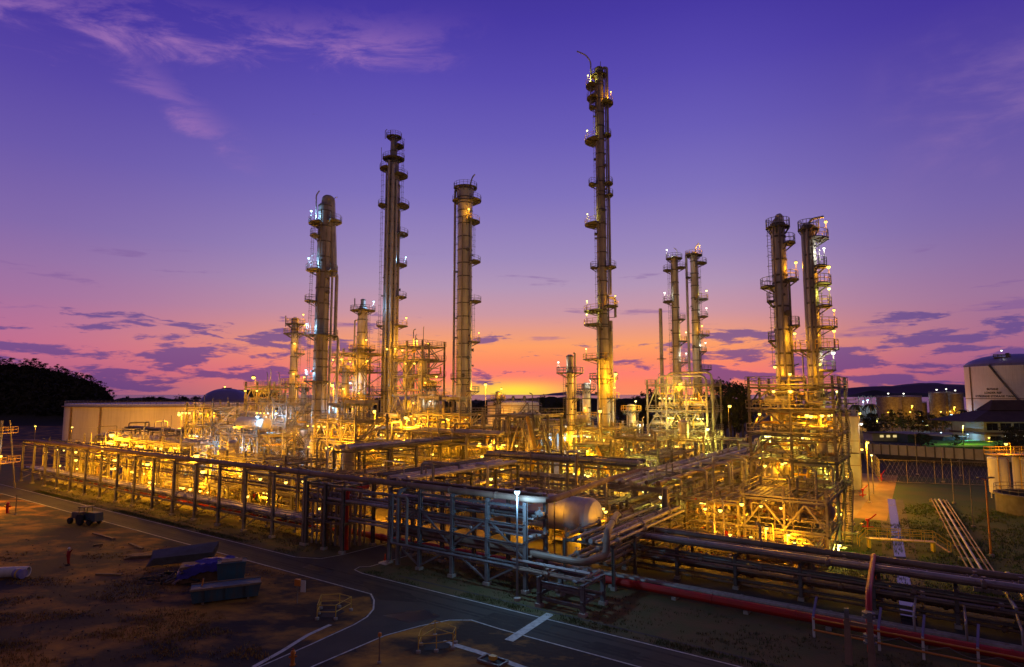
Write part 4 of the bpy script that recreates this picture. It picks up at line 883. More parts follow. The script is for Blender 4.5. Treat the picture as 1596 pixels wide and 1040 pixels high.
# crane-like diagonals in the middle
for k, (a, b) in enumerate((((-31, 46.6, 14), (-26.5, 44, 5.4)), ((-31, 46.6, 2.8), (-26.5, 44, 9.4)), ((-24, 60, 8), (-19.4, 57, 1.5)), ((-29, 60, 1), (-24.4, 58, 7.6)))):
    tag(MB().hbar(W(*a), W(*b), .5).build('raking_strut', 'yellow_paint'), ['yellow strut falling from the top of the diagonal braced frame', 'yellow strut crossing low beside the diagonal braced frame', 'yellow strut falling right of the stubby column', 'yellow strut rising left of the stubby column'][k], 'strut')

# ================================================================ LAMP POSTS
POSTS = 3.2
def post_at(px, pyb, Y=None):
    return G(px, pyb) if Y is None else (D(px, 700, Y)[0], Y, 0)
def lamp_post(label, p, h, colr, power, r=.32, cat='lamp post', group='lamp posts of the plant', arm=1.2, ang=-math.pi/2, m='steel', lit=True, heads=1):
    root = thing('lamp_post', label, cat, (p[0], p[1], 0), ang, group)
    MB().tube((0, 0, .3), (0, 0, h), .11, 8, .07).build('pole', m, root)
    MB().lathe([(.3, 0), (.3, .25), (.14, .34)], 10).build('base', 'concrete', root)
    for k in range(heads):
        s = 1 if k == 0 else -1
        MB().pipe([(0, 0, h-.3), (0, 0, h+.1), (s*arm, 0, h+.35)], .05, 6).build('arm', m, root)
        MB().bx(s*arm-.3, s*arm+.3, -.2, .2, h+.3, h+.44).build('lamp_head', 'dark_steel', root)
        if lit: lamp(root, (s*arm, 0, h+.3-r), colr, power*POSTS, r, off=(0, 0, -.35))
    return root
def lp(label, px, py, Y, colr=SOD, power=2600, r=.36, **k):
    q = D(px, py, Y); return lamp_post(label, (q[0], q[1]), q[2], colr, power, r, **k)
lp('blue-white lamp post on the nearest corner of the blue-lit rack', 806, 766, 55.5, BLU, 900, .26, arm=.5, m='grey_paint')
lp('lamp post with a strong star of light over the far left inner rack', 180, 676, 130, power=3600, r=.5)
lp('lamp post just behind the left front rack, third light from its far end', 236, 722, 112, power=2600)
lp('lamp post low beside the cooler frames at the far left', 185, 716, 122, power=1800)
lp('tall lamp post before the domed tank', 283, 645, 170, power=3600, r=.45)
lp('lamp post in the brightest patch behind the left front rack', 311, 708, 118, power=3600, r=.48)
lp('lamp post low in front of the brightest patch', 322, 733, 104, power=1600)
lp('lamp post under the blue-lit drum', 380, 730, 108, power=2200)
lp('lamp post right of the blue-lit drum', 400, 722, 112, power=2600)
lp('lamp post high on the left of the small far-left column', 398, 588, 160, power=2600, r=.42)
lp('lamp post between the blue-lit column and the stepped tower', 520, 600, 150, power=3600, r=.4)
lp('lamp post at the foot of the blue-lit column', 536, 693, 116, power=3600, r=.38)
lp('lamp post before the stepped tower, star-bright', 585, 640, 140, power=4200, r=.42)
lp('lamp post left of the flat-headed column', 634, 650, 128, power=3600, r=.38)
lp('lamp post over the open three bay frame', 650, 531, 158, power=2400, r=.4)
lp('lamp post right of the flat-headed column', 757, 599, 160, power=3600, r=.4)
lp('lamp post in the middle of the plant behind the diagonal braced frame', 786, 690, 138, power=3000, r=.32)
lp('white lamp post left of the short stubby column', 882, 664, 150, WHT, 1600, .34)
lp('lamp post beside the foot of the tallest column', 958, 583, 136, power=3600, r=.36)
lp('lamp post in front of the tallest column', 934, 640, 126, power=3000, r=.36)
lp('white lamp post right of the tallest column', 997, 662, 140, WHT, 1800, .34)
lp('lamp post under the steaming pair', 1058, 598, 147, power=1500, r=.42)
lp('lamp post behind the main concrete rack', 1100, 668, 128, YGR, 2400, .34)
lp('lamp post standing among dark trees left of the twin columns', 1135, 632, 190, power=900, r=.5)
lp('slender lamp post standing before the low braced frame', 1227, 834, 69, power=900, r=.2, arm=.3)
lp('lamp post on the front corner of the manifold frame', 1193, 824, 68, power=800, r=.18, arm=.3)
lp('tall white lamp post at the lit service yard', 1338, 661, 112, WHT, 110, .24, arm=.9)
lp('lamp post hidden low behind the lit service yard', 1338, 700, 125, power=5200, r=.26)
lp('lamp post on the yard edge beyond the five storey frame', 1322, 735, 96, power=2800, r=.2, arm=.4)
lp('greenish lamp post on the right side of the low braced frame', 1306, 850, 70, YGR, 700, .2, arm=.3)
lp('sodium lamp post near the left edge beside the road', -14, 702, 100, power=5200, r=.34)
lamp_post('unlit twin-headed post standing on the dark lawn', G(1545, 868), 8.3, SOD, 0, arm=.6, lit=False, heads=2, m='orange_paint', ang=0)
for i, (px, pb, pt) in enumerate(((1430, 740, 676), (1470, 752, 694), (1487, 785, 712), (1517, 822, 733), (1497, 742, 716))):
    p = G(px, pb); r = thing('mast', ['tall thin mast beyond the lawn fence, leftmost', 'thin mast at the middle of the lawn fence', 'thin mast just before the lawn fence', 'thin mast on the dark lawn nearest the twin-headed post', 'short mast near the lawn fence, right of the others'][i], 'mast', p, 0, 'thin masts on the lawn')
    h = D(px, pt, p[1])[2]
    MB().tube((0, 0, 0), (0, 0, h), .07, 6, .045).build('pole', 'steel', r); MB().bx(-.2, .2, -.2, .2, 0, .25).build('base', 'concrete', r)
    if i % 2 == 0: MB().bar((-.5, 0, h-.3), (.5, 0, h-.3), .07).build('cross_arm', 'steel', r)

# ================================================================ TANKS AND BUILDINGS
def tank(name, label, cx, cy, rad, H, m, roof='dome', rm=None, rise=.18, cat='storage tank', group=None, girder=True, stair=0, rot=None, n=48):
    r = thing(name, label, cat, (cx, cy, 0), facing(cx, cy) if rot is None else rot, group)
    pr = [(rad, 0)]; k = max(2, int(H/2.4))
    for i in range(1, k): z = H*i/k; pr += [(rad, z-.04), (rad+.04, z), (rad, z+.04)]
    pr += [(rad, H)]
    MB().lathe(pr, n).build('shell', m, r)
    if girder: MB().lathe([(rad+.01, H-1.1), (rad+.9, H-1.1), (rad+.9, H-.85), (rad+.01, H-.85)], n).build('wind_girder', 'rust_pipe', r)
    if roof == 'dome': MB().lathe([(rad, H)]+[(rad*math.cos(R(a)), H+rise*rad*math.sin(R(a))/1.) for a in range(10, 90, 8)]+[(.1, H+rise*rad)], n).build('roof', rm or m, r)
    rl = MB(); rl.rail([(rad*math.cos(R(a)), rad*math.sin(R(a)), H) for a in range(0, 361, 9)], 1.1, .05, 2.4); rl.build('railing', 'steel', r)
    if stair:
        mb = MB()
        a0, a1 = R(-150), R(-150+stair); N_ = 40
        P = [((rad+.6)*math.cos(a0+(a1-a0)*i/N_), (rad+.6)*math.sin(a0+(a1-a0)*i/N_), H*i/N_) for i in range(N_+1)]
        for p, q in zip(P, P[1:]): mb.bar(p, q, .9, .12); mb.tube((p[0], p[1], p[2]+1), (q[0], q[1], q[2]+1), .05, 4)
        mb.build('stair', 'steel', r)
    return r
c = D(272, 640, 268); t = tank('storage_tank', 'huge pale flat-topped tank behind the far left racks', c[0], c[1], 39, 14.3, 'tank_white', roof='flat', group=None, n=72)
mb = MB().lathe([(38.5, 13.0), (.1, 13.4)], 48).build('floating_roof', 'steel', t)
for a in (-152, -128, -70, -40): MB().tube((39.3*math.cos(R(a)), 39.3*math.sin(R(a)), 0), (39.3*math.cos(R(a)), 39.3*math.sin(R(a)), 13.1), .32, 8).build('drain_pipe', 'rust_pipe', t)
for a_, pw in ((-150, 5000), (-128, 7000), (-105, 13000), (-80, 18000), (-55, 14000)): pole_lamp(t, (51*math.cos(R(a_)), 51*math.sin(R(a_)), 6.5), SOD, pw, .3)  # added lamps, placed in front to warm and brighten the tank wall
c = D(352, 640, 330); t = tank('storage_tank', 'blue-violet domed tank behind the huge pale tank', c[0], c[1], 12.5, 13.6, 'dome_blue', rise=.62, girder=False)
lamp(t, (-1, -1, 22.2), SOD, 300, .45); MB().sector(.2, 2.5, -180, 180, 21.3, 21.6).build('roof_deck', 'dark_steel', t)
c = D(800, 650, 190); t = tank('storage_tank', 'amber-lit round tank right of the flat-headed column', c[0], c[1], 8, 15.6, 'tank_white', rise=.06, stair=90)
for x in (-3, 0, 3.4): MB().lathe([(.5, 15.6), (.5, 17.2), (.25, 17.6)], 10, (x, -3, 0)).build('vent', 'steel', t)
pole_lamp(t, (-9.5, -7, 6), SOD, 5000, .3); pole_lamp(t, (4, -13, 8), SOD, 9000, .3); pole_lamp(t, (-4, -13, 11), SOD, 7000, .3)
for i, (px, Y) in enumerate(((650, 240), (500, 260))):
    c = D(px, 650, Y); tank('storage_tank', ['dark domed tank seen through the open three bay frame', 'dim tank seen left of the stepped tower'][i], c[0], c[1], 10, 15, 'tank_white', rise=.3)
# the great white tank with its lettering
c = D(1588, 620, 330); gt = tank('gas_tank', 'great white domed tank with lettering and a slanting stair, far right', c[0], c[1], 23, 33, 'tank_white', rm='dome_blue', rise=.3, girder=False, stair=0, n=72)
rad = 23
mb = MB()
P = [((rad+.7)*math.cos(R(a)), (rad+.7)*math.sin(R(a)), z) for a, z in [(-118+i*1.9, 33.4-i*1.28) for i in range(26)]]
for p, q in zip(P, P[1:]): mb.bar(p, q, 1.1, .5); mb.tube((p[0], p[1], p[2]+1.1), (q[0], q[1], q[2]+1.1), .08, 4)
mb.build('stair', 'dark_steel', gt)
MB().lathe([(rad+.01, 15.6), (rad+.16, 15.65), (rad+.16, 15.95), (rad+.01, 16)], 72).build('band', 'rust_pipe', gt)
for a in (-148, -82): MB().tube(((rad+.3)*math.cos(R(a)), (rad+.3)*math.sin(R(a)), 0), ((rad+.3)*math.cos(R(a)), (rad+.3)*math.sin(R(a)), 33), .3, 6).build('down_pipe', 'rust_pipe', gt)
mb = MB(); mb.bx(-9, -2, -18, -13, 37.2, 37.7); mb.rail([(-9, -18, 37.7), (-2, -18, 37.7), (-2, -13, 37.7), (-9, -13, 37.7), (-9, -18, 37.7)], 1.4, .1, 1.8)
mb.bx(-4, -2.4, -17, -15, 37.7, 39.7); mb.bar((-8.5, -17.5, 34.6), (-8.5, -17.5, 37.2), .3); mb.bar((-2.5, -17.5, 35.), (-2.5, -17.5, 37.2), .3); mb.build('roof_platform', 'dark_steel', gt)
lamp(gt, (-5.5, -17, 41), WHT, 250, .4)
def lettering(parent, text, size, z, ang, rr, name='lettering'):
    cu = bpy.data.curves.new(name, 'FONT'); cu.body = text; cu.size = size; cu.align_x = 'CENTER'; cu.extrude = .02; cu.offset = .03*size
    tmp = bpy.data.objects.new(name, cu); COL.objects.link(tmp); bpy.context.view_layer.update()
    me = bpy.data.meshes.new_from_object(tmp.evaluated_get(bpy.context.evaluated_depsgraph_get()))
    bpy.data.objects.remove(tmp)
    for v in me.vertices:
        a = ang+v.co.x/rr; v.co = Vector(((rr+v.co.z)*math.cos(a), (rr+v.co.z)*math.sin(a), z+v.co.y))
    me.materials.clear(); me.materials.append(M['ink'])
    o = bpy.data.objects.new(name, me); COL.objects.link(o); o.parent = parent; return o
for tx, z in (('BUTANE', 20.3), ('LOADER REF', 18.4), ('LP PROPANE STORAGE TANK', 16.6)): lettering(gt, tx, 1.45, z, R(-117), rad+.08)
for k in range(3): MB().lathe([(.05, 0), (.55, 0), (.55, .1), (.05, .1)], 12, (rad*math.cos(R(-121+5*k)), rad*math.sin(R(-121+5*k)), 12.4)).build('emblem', 'ink', gt)
# silos across the bay
si = 0
for (px, Y, w, yt, lab) in ((1386, 430, 34, 619, 'left half of the amber-lit pair of tanks by the sea'), (1410, 440, 46, 619, 'wider tank of the amber-lit pair by the sea'), (1432, 450, 22, 628, 'short tank right of the amber-lit pair by the sea'), (1462, 440, 22, 613, 'slim silo on the left of the lit cluster beside the great white tank'), (1477, 446, 20, 612, 'middle silo of the lit cluster beside the great white tank'), (1491, 440, 20, 614, 'right-hand silo of the lit cluster beside the great white tank')):
    c = D(px, 640, Y); t = tank('silo', lab, c[0], c[1], w*Y/F/2, D(px, yt, Y)[2], 'steel', rise=.1, cat='tank', girder=False, n=20)
    rr = w*Y/F/2
    pole_lamp(t, (rr*.3, -rr-4, 6), SOD, 1500, .5); lamp(t, (0, -rr*.6, D(px, yt, Y)[2]+2.5), WHT, 100, .5)
# lights and works on the shore
for i, (px, py, Y, cl, pw) in enumerate(((1322, 648, 330, SOD, 9000), (1339, 643, 360, SOD, 6000), (1367, 652, 300, YGR, 1500), (1421, 632, 400, SOD, 5000), (1384, 640, 380, SOD, 4000), (1433, 643, 370, SOD, 2500), (1487, 634, 400, SOD, 5000), (1506, 664, 250, SOD, 3500), (1438, 655, 300, BLU, 900), (1482, 646, 340, BLU, 900), (1444, 662, 280, YGR, 1500), (1368, 622, 480, WHT, 2000), (1345, 625, 470, BLU, 2500), (1352, 623, 480, BLU, 2500), (1522, 659, 240, BLU, 700), (1301, 640, 280, SOD, 4000))):
    lp(['bright sodium lamp right of the five storey frame, beyond the trees', 'second sodium lamp right of the five storey frame', 'greenish lamp among the dark trees', 'sodium lamp before the wide amber tank', 'sodium lamp left of the amber tanks', 'small sodium lamp right of the amber tanks', 'sodium lamp among the lit silos', 'sodium lamp before the hip-roofed house', 'blue-white lamp among the trees below the tanks', 'blue-white lamp below the lit silos', 'yellow lamp low between the tanks and the house', 'white lamp at the head of the loading works', 'left blue lamp on the loading works', 'right blue lamp on the loading works', 'bluish lamp under the house eaves', 'sodium lamp just behind the stair side of the five storey frame'][i],
       px, py, Y, cl, pw, .55 if i not in (0, 1) else .8, group='lamps beyond the boundary wall', arm=.4)
r = thing('loading_works', 'pale lit loading works on the shore beyond the trees', 'plant building', D(1354, 640, 500)[:2]+(0,), 0)
MB().bx(-12, 2, -4, 4, 0, 9).build('hall', 'plaster', r); MB().bx(3, 14, -3, 3, 0, 7).build('annex', 'plaster', r)
mb = MB()
for x in (-10, -5, 0, 6): mb.bar((x, -4, 0), (x, -4, 17), .5); mb.bar((x, -4, 15), (x+4, -4, 17), .4)
mb.build('jib', 'steel', r)
# steam over the steaming pair
# central canopy building with blue lights
c = D(868, 700, 172); b = thing('control_building', 'low flat-roofed building with blue-lit openings behind the diagonal braced frame', 'building', (c[0], c[1], 0), R(-8))
MB().bx(-9, 9, 0, 12, 0, 7.4).build('wall', 'plaster', b); MB().bx(-10, 10, -3.6, 13, 7.41, 8.2).build('roof', 'concrete', b)
for x in (-9, -4.5, 0, 4.5, 9): MB().bx(x-.25, x+.25, -3.3, -2.8, 0, 7.4).build('canopy_post', 'grey_paint', b)
for x in (-6.6, -2.2, 2.2, 6.6): w_ = MB().bx(x-1.6, x+1.6, -.06, -.002, 2.6, 5.6).build('window', 'window_dark', b); MB().bx(x-.06, x+.06, -.1, -.062, 2.6, 5.6).build('mullion', 'grey_paint', w_)
for x in (-6.5, -1.8, 2.2, 7): lamp(b, (x, -1.8, 6.2), BLU, 700, .34)
pole_lamp(b, (6, -8, 4), SOD, 2000, .3); pole_lamp(b, (-6, -8, 3), SOD, 2000, .3)
c = D(855, 665, 205); b = thing('shed', 'long low pale shed behind the blue-lit building', 'building', (c[0], c[1], 0), R(-5)); MB().bx(-13, 13, 0, 8, 0, 9).build('wall', 'plaster', b); MB().bx(-13.4, 13.4, -.4, 8.4, 9.01, 9.6).build('roof', 'steel', b); MB().bx(-10, -6, -.06, -.003, 0, 4).build('door', 'dark_steel', b)
pole_lamp(b, (-7, -5, 4), SOD, 2200, .3); pole_lamp(b, (8, -5, 4), SOD, 2000, .3)
lp('sodium lamp post over the lit service yard between frame and canal', 1350, 690, 104, power=4200, r=.24, arm=.4)
c = D(1319, 700, 118); b = thing('clad_tower', 'tall windowless olive clad block beside the five storey frame', 'building', (c[0], c[1], 0), TH*.15)
for k in range(3): MB().bx(-2.6, 2.6, 0, 4.5, 4.6*k+.02, 4.6*k+4.5).build('cladding_panel', 'plaster', b); MB().bx(-2.66, 2.66, -.06, 4.56, 4.6*k+4.501, 4.6*k+4.618).build('seam', 'rust_pipe', b)
pole_lamp(b, (2.2, -5, 7.), YGR, 1700, .2); pole_lamp(b, (-2, -4, 3.), SOD, 1100, .2)
MB().rail([(-2.6, 0, 13.85), (2.6, 0, 13.85), (2.6, 4.5, 13.85)], 1.1, .05).build('railing', 'steel', b)
# hip-roofed house
hc = D(1588, 668, 215); b = thing('house', 'two storey house with a dark hipped roof in front of the great tank', 'house', (hc[0]+2, hc[1], 0), R(4))
MB().bx(-15, 22, 0, 14, 0, 4.2).build('lower_wall', 'plaster', b); MB().bx(-15, 22, 0, 14, 4.9, 8.9).build('upper_wall', 'plaster', b)
MB().bx(-16, 22.5, -1.6, 14.5, 4.21, 4.89).build('lower_eave', 'roof_tile', b)
mb = MB(); bb = len(mb.v); mb.v += [(-22, -3, 8.6), (24, -3, 8.6), (24, 17, 8.6), (-22, 17, 8.6), (-8, 5, 12.6), (-8, 9, 12.6), (24, 5, 12.6), (24, 9, 12.6)]
for f in ((0, 1, 6, 4), (1, 2, 7, 6), (2, 3, 5, 7), (3, 0, 4, 5), (4, 6, 7, 5), (3, 2, 1, 0)): mb.face(list(f))
mb.build('roof', 'roof_tile', b)
mb = MB(); mb.v += [(-9, 4, 12.4), (24, 4, 12.4), (24, 10, 12.4), (-9, 10, 12.4), (-5, 6.6, 16), (-5, 7.4, 16), (24, 6.6, 16), (24, 7.4, 16)]
for f in ((0, 1, 6, 4), (1, 2, 7, 6), (2, 3, 5, 7), (3, 0, 4, 5), (4, 6, 7, 5), (3, 2, 1, 0)): mb.face(list(f))
mb.build('roof_crown', 'roof_tile', b)
for z0, z1, xs in ((5.6, 8., (-14, -9, -4, 1, 6, 11)), (1., 3.6, (-13, -8, -3, 2, 7, 12))):
    for x in xs:
        f = MB().bx(x-.1, x+4.1, -.08, -.002, z0-.1, z1+.1).build('window', 'plaster', b); MB().bx(x, x+1.95, -.12, -.082, z0, z1).build('pane', 'window_dark', f); MB().bx(x+2.05, x+4, -.12, -.082, z0, z1).build('pane', 'window_dark', f)
pole_lamp(b, (-4, -4, 4.), WHT, 500, .25); pole_lamp(b, (-17, -4, 3.4), SOD, 900, .3)
# parking shelter and blue-lit low buildings beyond the wall
for i, (px, Y, w, lab) in enumerate(((1455, 232, 20, 'long low bluish shelter before the house'), (1495, 222, 12, 'pale bluish hut under the sodium lamp by the house'), (1395, 240, 18, 'low dark office with a row of small lit panes'))):
    c = D(px, 680, Y); b = thing('shelter', lab, 'building', (c[0], c[1], 0), R(2)); MB().bx(-w/2, w/2, 0, 6, 0, 2.9).build('wall', 'blue_metal' if i < 2 else 'plaster', b); MB().bx(-w/2-.6, w/2+.6, -1.4, 6.5, 2.91, 3.3).build('roof', 'plaster' if i == 1 else 'dark_steel', b)
    if i == 2:
        for k in range(5): MB().bx(-6+k*2.6, -4.6+k*2.6, -.07, -.003, 1.4, 2.3).build('window', 'window_lit', b)
    else: pole_lamp(b, (0, -4, 4.), BLU, 1500, .22)
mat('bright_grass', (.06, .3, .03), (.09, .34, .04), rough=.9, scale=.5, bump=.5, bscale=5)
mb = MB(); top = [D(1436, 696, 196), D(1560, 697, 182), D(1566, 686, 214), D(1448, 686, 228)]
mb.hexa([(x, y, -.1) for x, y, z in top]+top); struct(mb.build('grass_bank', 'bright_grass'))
lp('greenish yard lamp over the bright patch of lawn beyond the wall', 1500, 664, 200, YGR, 1500, .2, arm=.4, group='lamps beyond the boundary wall')
# boundary wall in panels between posts
a, bq = Vector(D(1335, 700, 176)), Vector(D(1600, 700, 150)); a.z = bq.z = 0; d = (bq-a); L_ = d.length; ang = math.atan2(d.y, d.x)
w_ = thing('boundary_wall', 'pale panel wall with dark posts beyond the lawn', 'wall', a, ang)
n = 18
for i in range(n+1):
    x = L_*i/n; MB().bx(x-.16, x+.16, -.22, .22, 0, 4.5).build('post', 'dark_steel', w_)
    if i < n: MB().bx(x+.165, x+L_/n-.165, -.1, .1, 1.5, 4.2).build('panel', 'plaster', w_)
MB().bx(0, L_, -.5, .5, 0, 1.45).build('wall_foot', 'trench', w_)  # dark block along the foot of the wall
# mesh fence round the lawn court
def fence(label, A, B, h, gap, m='steel'):
    A, B = Vector(A), Vector(B); d = B-A; f = thing('mesh_fence', label, 'fence', A, math.atan2(d.y, d.x)); L = d.length; k = max(2, round(L/gap))
    for i in range(k+1): MB().tube((L*i/k, 0, 0), (L*i/k, 0, h), .06, 6).build('post', m, f)
    for z in (h, h*.02+.1): MB().tube((0, 0, z), (L, 0, z), .05, 5).build('rail', m, f)
    mb = MB(); 
    for i in range(int(L/.8)): mb.bar((i*.8, 0, .1), (min(i*.8+h*.5, L), 0, h), .018); mb.bar((i*.8, 0, h), (min(i*.8+h*.5, L), 0, .1), .018)
    mb.build('wire_mesh', m, f)
fence('tall wire mesh fence along the far side of the dark lawn', G(1372, 752), G(1548, 758), 4.6, 5.5)
fence('wire mesh fence closing the left side of the lawn', G(1372, 752), G(1345, 712), 4.6, 6.)
# yellow vertical tanks at the right edge
yt = thing('tank_pair_deck', 'railed yellow deck joining the two cream tanks at the right edge', 'platform', D(1568, 770, 108)[:2]+(0,), 0)
for i, px in enumerate((1559, 1598)):
    c = D(px, 770, 108); t = thing('vertical_tank', ['left cream upright tank at the right edge', 'right cream upright tank cut by the right edge'][i], 'tank', (c[0], c[1], 0), 0)
    MB().lathe([(1.3, .9), (1.5, 1.1), (1.5, 6.9), (1.35, 7.15), (.8, 7.3), (.05, 7.35)], 24).build('shell', 'white_paint', t)
    for a in (45, 135, 225, 315): MB().tube((1.2*math.cos(R(a)), 1.2*math.sin(R(a)), 0), (1.2*math.cos(R(a)), 1.2*math.sin(R(a)), 1.1), .12, 6).build('leg', 'white_paint', t)
    MB().pipe([(-.6 if i else .6, -1.6, .4), (-.6 if i else .6, -1.6, 6.8), (0, -.4, 7.6)], .09, 7).build('pipe', 'rust_pipe', t)
mb = MB(); mb.bx(-2.2, 5.8, -1.4, 1.4, 7.5, 7.62); mb.build('deck', 'yellow_paint', yt)
MB().rail([(-2.2, -1.4, 7.62), (5.8, -1.4, 7.62), (5.8, 1.4, 7.62), (-2.2, 1.4, 7.62), (-2.2, -1.4, 7.62)], 1.2, .06, 1.3).build('railing', 'yellow_paint', yt)
for x in (-2, 1.8, 5.6): MB().tube((x, -1.3, 0), (x, -1.3, 7.5), .09, 6).build('leg', 'yellow_paint', yt)
MB().pipe([(1.4, 0, 7.6), (1.4, 0, 9.6), (.6, 0, 9.6)], .07, 6).build('lamp_arm', 'yellow_paint', yt); lamp(yt, (.6, -.1, 9.4), SOD, 700, .26); pole_lamp(yt, (0, -5, 3), SOD, 900, .2)
# round basin
c = G(1612, 800); t = thing('round_basin', 'dark round basin with a rail at the right edge', 'basin', (c[0], c[1], 0), 0)
MB().lathe([(4.6, 0), (4.6, 2.6), (4.8, 2.62), (4.8, 2.9), (4.3, 2.9), (4.3, .4)], 36).build('wall', 'dark_steel', t); MB().lathe([(4.28, 2.1), (.02, 2.101)], 36).build('liquid', 'water', t)
MB().rail([(4.7*math.cos(R(a)), 4.7*math.sin(R(a)), 2.9) for a in range(0, 361, 15)], 1.1, .04, 1.3).build('railing', 'steel', t)
# pipe bundle across the lawn
A, B = Vector(G(1463, 783)), Vector(G(1545, 925)); d = (B-A); f = thing('pipe_bundle', 'bundle of thin pipes slanting across the dark lawn', 'pipes', A, math.atan2(d.y, d.x))
for k, y in enumerate((-1., -.5, .1, .7, 1.1)): MB().tube((0, y, .5), (d.length, y, .5), (.08, .1, .13, .08, .06)[k], 7).build('pipe', ('rust_pipe', 'steel', 'pipe_clad', 'rust_pipe', 'steel')[k], f)
for i in range(10): MB().bx(d.length*i/9-.12, d.length*i/9+.12, -1.3, 1.3, 0, .38).build('sleeper', 'concrete', f)
for k, (p, q, rr) in enumerate((((1548, 893), (1584, 950), .13), ((1570, 895), (1620, 965), .28))):
    p = G(*p, 1.2); q = G(*q, 3.2); single('slanted_pipe', ['thin grey pipe dropping to the pipeway at the right edge', 'thick grey pipe dropping to the pipeway at the right edge'][k], 'pipe', [(p[0], p[1], .3), p, q], rr, 'grey_paint', coup=False)
# footbridge over the canal
fb = thing('footbridge', 'small yellow railed footbridge over the canal', 'footbridge', W(22.2, 39.2), R(-16))
MB().bx(0, 7, -.5, .5, 1.0, 1.1).build('deck', 'yellow_paint', fb)
for y in (-.5, .5): MB().rail([(-.9, y, .15), (0, y, 1.1), (7, y, 1.1), (8.4, y, .1)], 1.1, .035, 1.2).build('railing', 'yellow_paint', fb)
for x in (.2, 6.8): MB().bx(x-.1, x+.1, -.45, .45, 0, 1.).build('trestle', 'yellow_paint', fb)
mb = MB()
for i in range(5): mb.bx(7.05+i*.28, 7.3+i*.28, -.5, .5, .82-i*.19, .86-i*.19)
mb.build('stair', 'yellow_paint', fb)
# fire monitors in the service yard
for i, (px, py, lab) in enumerate(((1353, 826, 'red fire monitor nearest the canal in the lit yard'), (1345, 775, 'red fire monitor farther back in the lit yard'), (1372, 706, 'red and grey valve set at the far end of the yard'))):
    p = G(px, py) if i < 2 else D(px, 720, 130); t = thing('fire_monitor', lab, 'fire monitor', (p[0], p[1], 0), rnd.uniform(-.5, .5)); t.scale = (.75, .75, .75)
    MB().tube((0, 0, 0), (0, 0, 1.5), .16, 8).build('riser', 'red_paint', t); MB().lathe([(.12, 1.5), (.35, 1.55), (.35, 1.9), (.12, 2.)], 10).build('swivel', 'red_paint', t)
    MB().pipe([(0, 0, 1.8), (.5, 0, 2.), (1.4, -.2, 2.9)], .11, 8).build('barrel', 'red_paint', t); MB().pipe([(-.9, 0, .5), (0, 0, .5), (.9, .1, .5)], .14, 8).build('branch', 'red_paint', t)
    MB().lathe([(.3, -.03), (.3, .03)], 10, (-.9, 0, 1.0)).build('handwheel', 'red_paint', t)
# ================================================================ RIGHT FOREGROUND FRAME AND GUARD RAIL
t = thing('portal_frame', 'two-legged brown portal frame at the bottom right edge of the road', 'pipe frame', W(24.3, 2.3), TH)
for x in (0, 1.35):
    mb = MB(); mb.hexa([(x-.22, -.22, 0), (x+.22, -.22, 0), (x+.22, .22, 0), (x-.22, .22, 0), (x-.15, -.15, 3.), (x+.15, -.15, 3.), (x+.15, .15, 3.), (x-.15, .15, 3.)]); mb.build('leg', 'rust_pipe', t)
    MB().bx(x-.13, x+.13, -.13, .13, 3.004, 3.6).build('post_head', 'grey_paint', t)
MB().bx(-.2, 1.55, -.12, .12, 2.6, 2.8).build('cross_bar', 'rust_pipe', t)
MB().bar((0.1, .05, 1.9), (1.25, .05, 1.9), .08).build('tie', 'rust_pipe', t)
single('fire_standpipe', 'orange-red standpipe climbing over the pipeway at the bottom right', 'pipe', [W(25.4, 4.4, .3), W(25.4, 4.4, 2.6), W(25.3, 6.2, 3.9), W(24.7, 18., 3.95), W(24.6, 21.5, 2.), W(24.6, 22., .4)], .21, 'red_paint', bend=.9, coup=False)
for k, (z0, z1) in enumerate(((.9, 1.5), (2.6, 3.0))):
    tag(MB().lathe([(.3, z0), (.42, z0+.02), (.42, z0+.12), (.3, z0+.14), (.3, z1-.14), (.42, z1-.12), (.42, z1-.02), (.3, z1)], 14, W(25.4, 4.4)).build('valve_body', 'grey_paint'), ['grey valve body low on the orange-red standpipe', 'grey flange near the bend of the orange-red standpipe'][k], 'valve')
t = thing('guard_rail', 'pale guard rail with a hanging chain and white-tipped posts in the right foreground', 'guard rail', W(21.6, 6.), TH)
for i, x in enumerate((0, 4.2, 6.8, 9.8, 12.8)):
    MB().hbar((x, 0, 0), (x, 0, 1.5), .16).build('post', 'white_paint', t)
    MB().bar((x, 0, 1.5), (x+.15, .9, 2.7), .14).build('post_arm', 'dome_blue', t)
for z in (.55, 1.35): MB().tube((0, -.12, z), (12.9, -.12, z), .07, 7).build('rail', 'orange_paint', t)
mb = MB(); q = None
for i in range(33):
    x = 3.8+i*.28; p = (x, -.22, 1.22-.42*abs(math.sin(x*1.15))); 
    if q: mb.tube(q, p, .03, 5)
    q = p
mb.build('chain', 'steel', t)
for i in range(3):
    tag(MB().pipe([W(27.8+3.1*i, 9.6, .3), W(27.8+3.1*i, 9.6, 1.9), W(27.8+3.1*i, 13.6, 1.9)], .09, 7).build('pipe_branch', 'dark_cladding'), ['small pipe branch rising behind the guard rail, nearest the standpipe', 'middle small pipe branch behind the guard rail', 'small pipe branch behind the guard rail, nearest the right edge'][i], 'pipe')

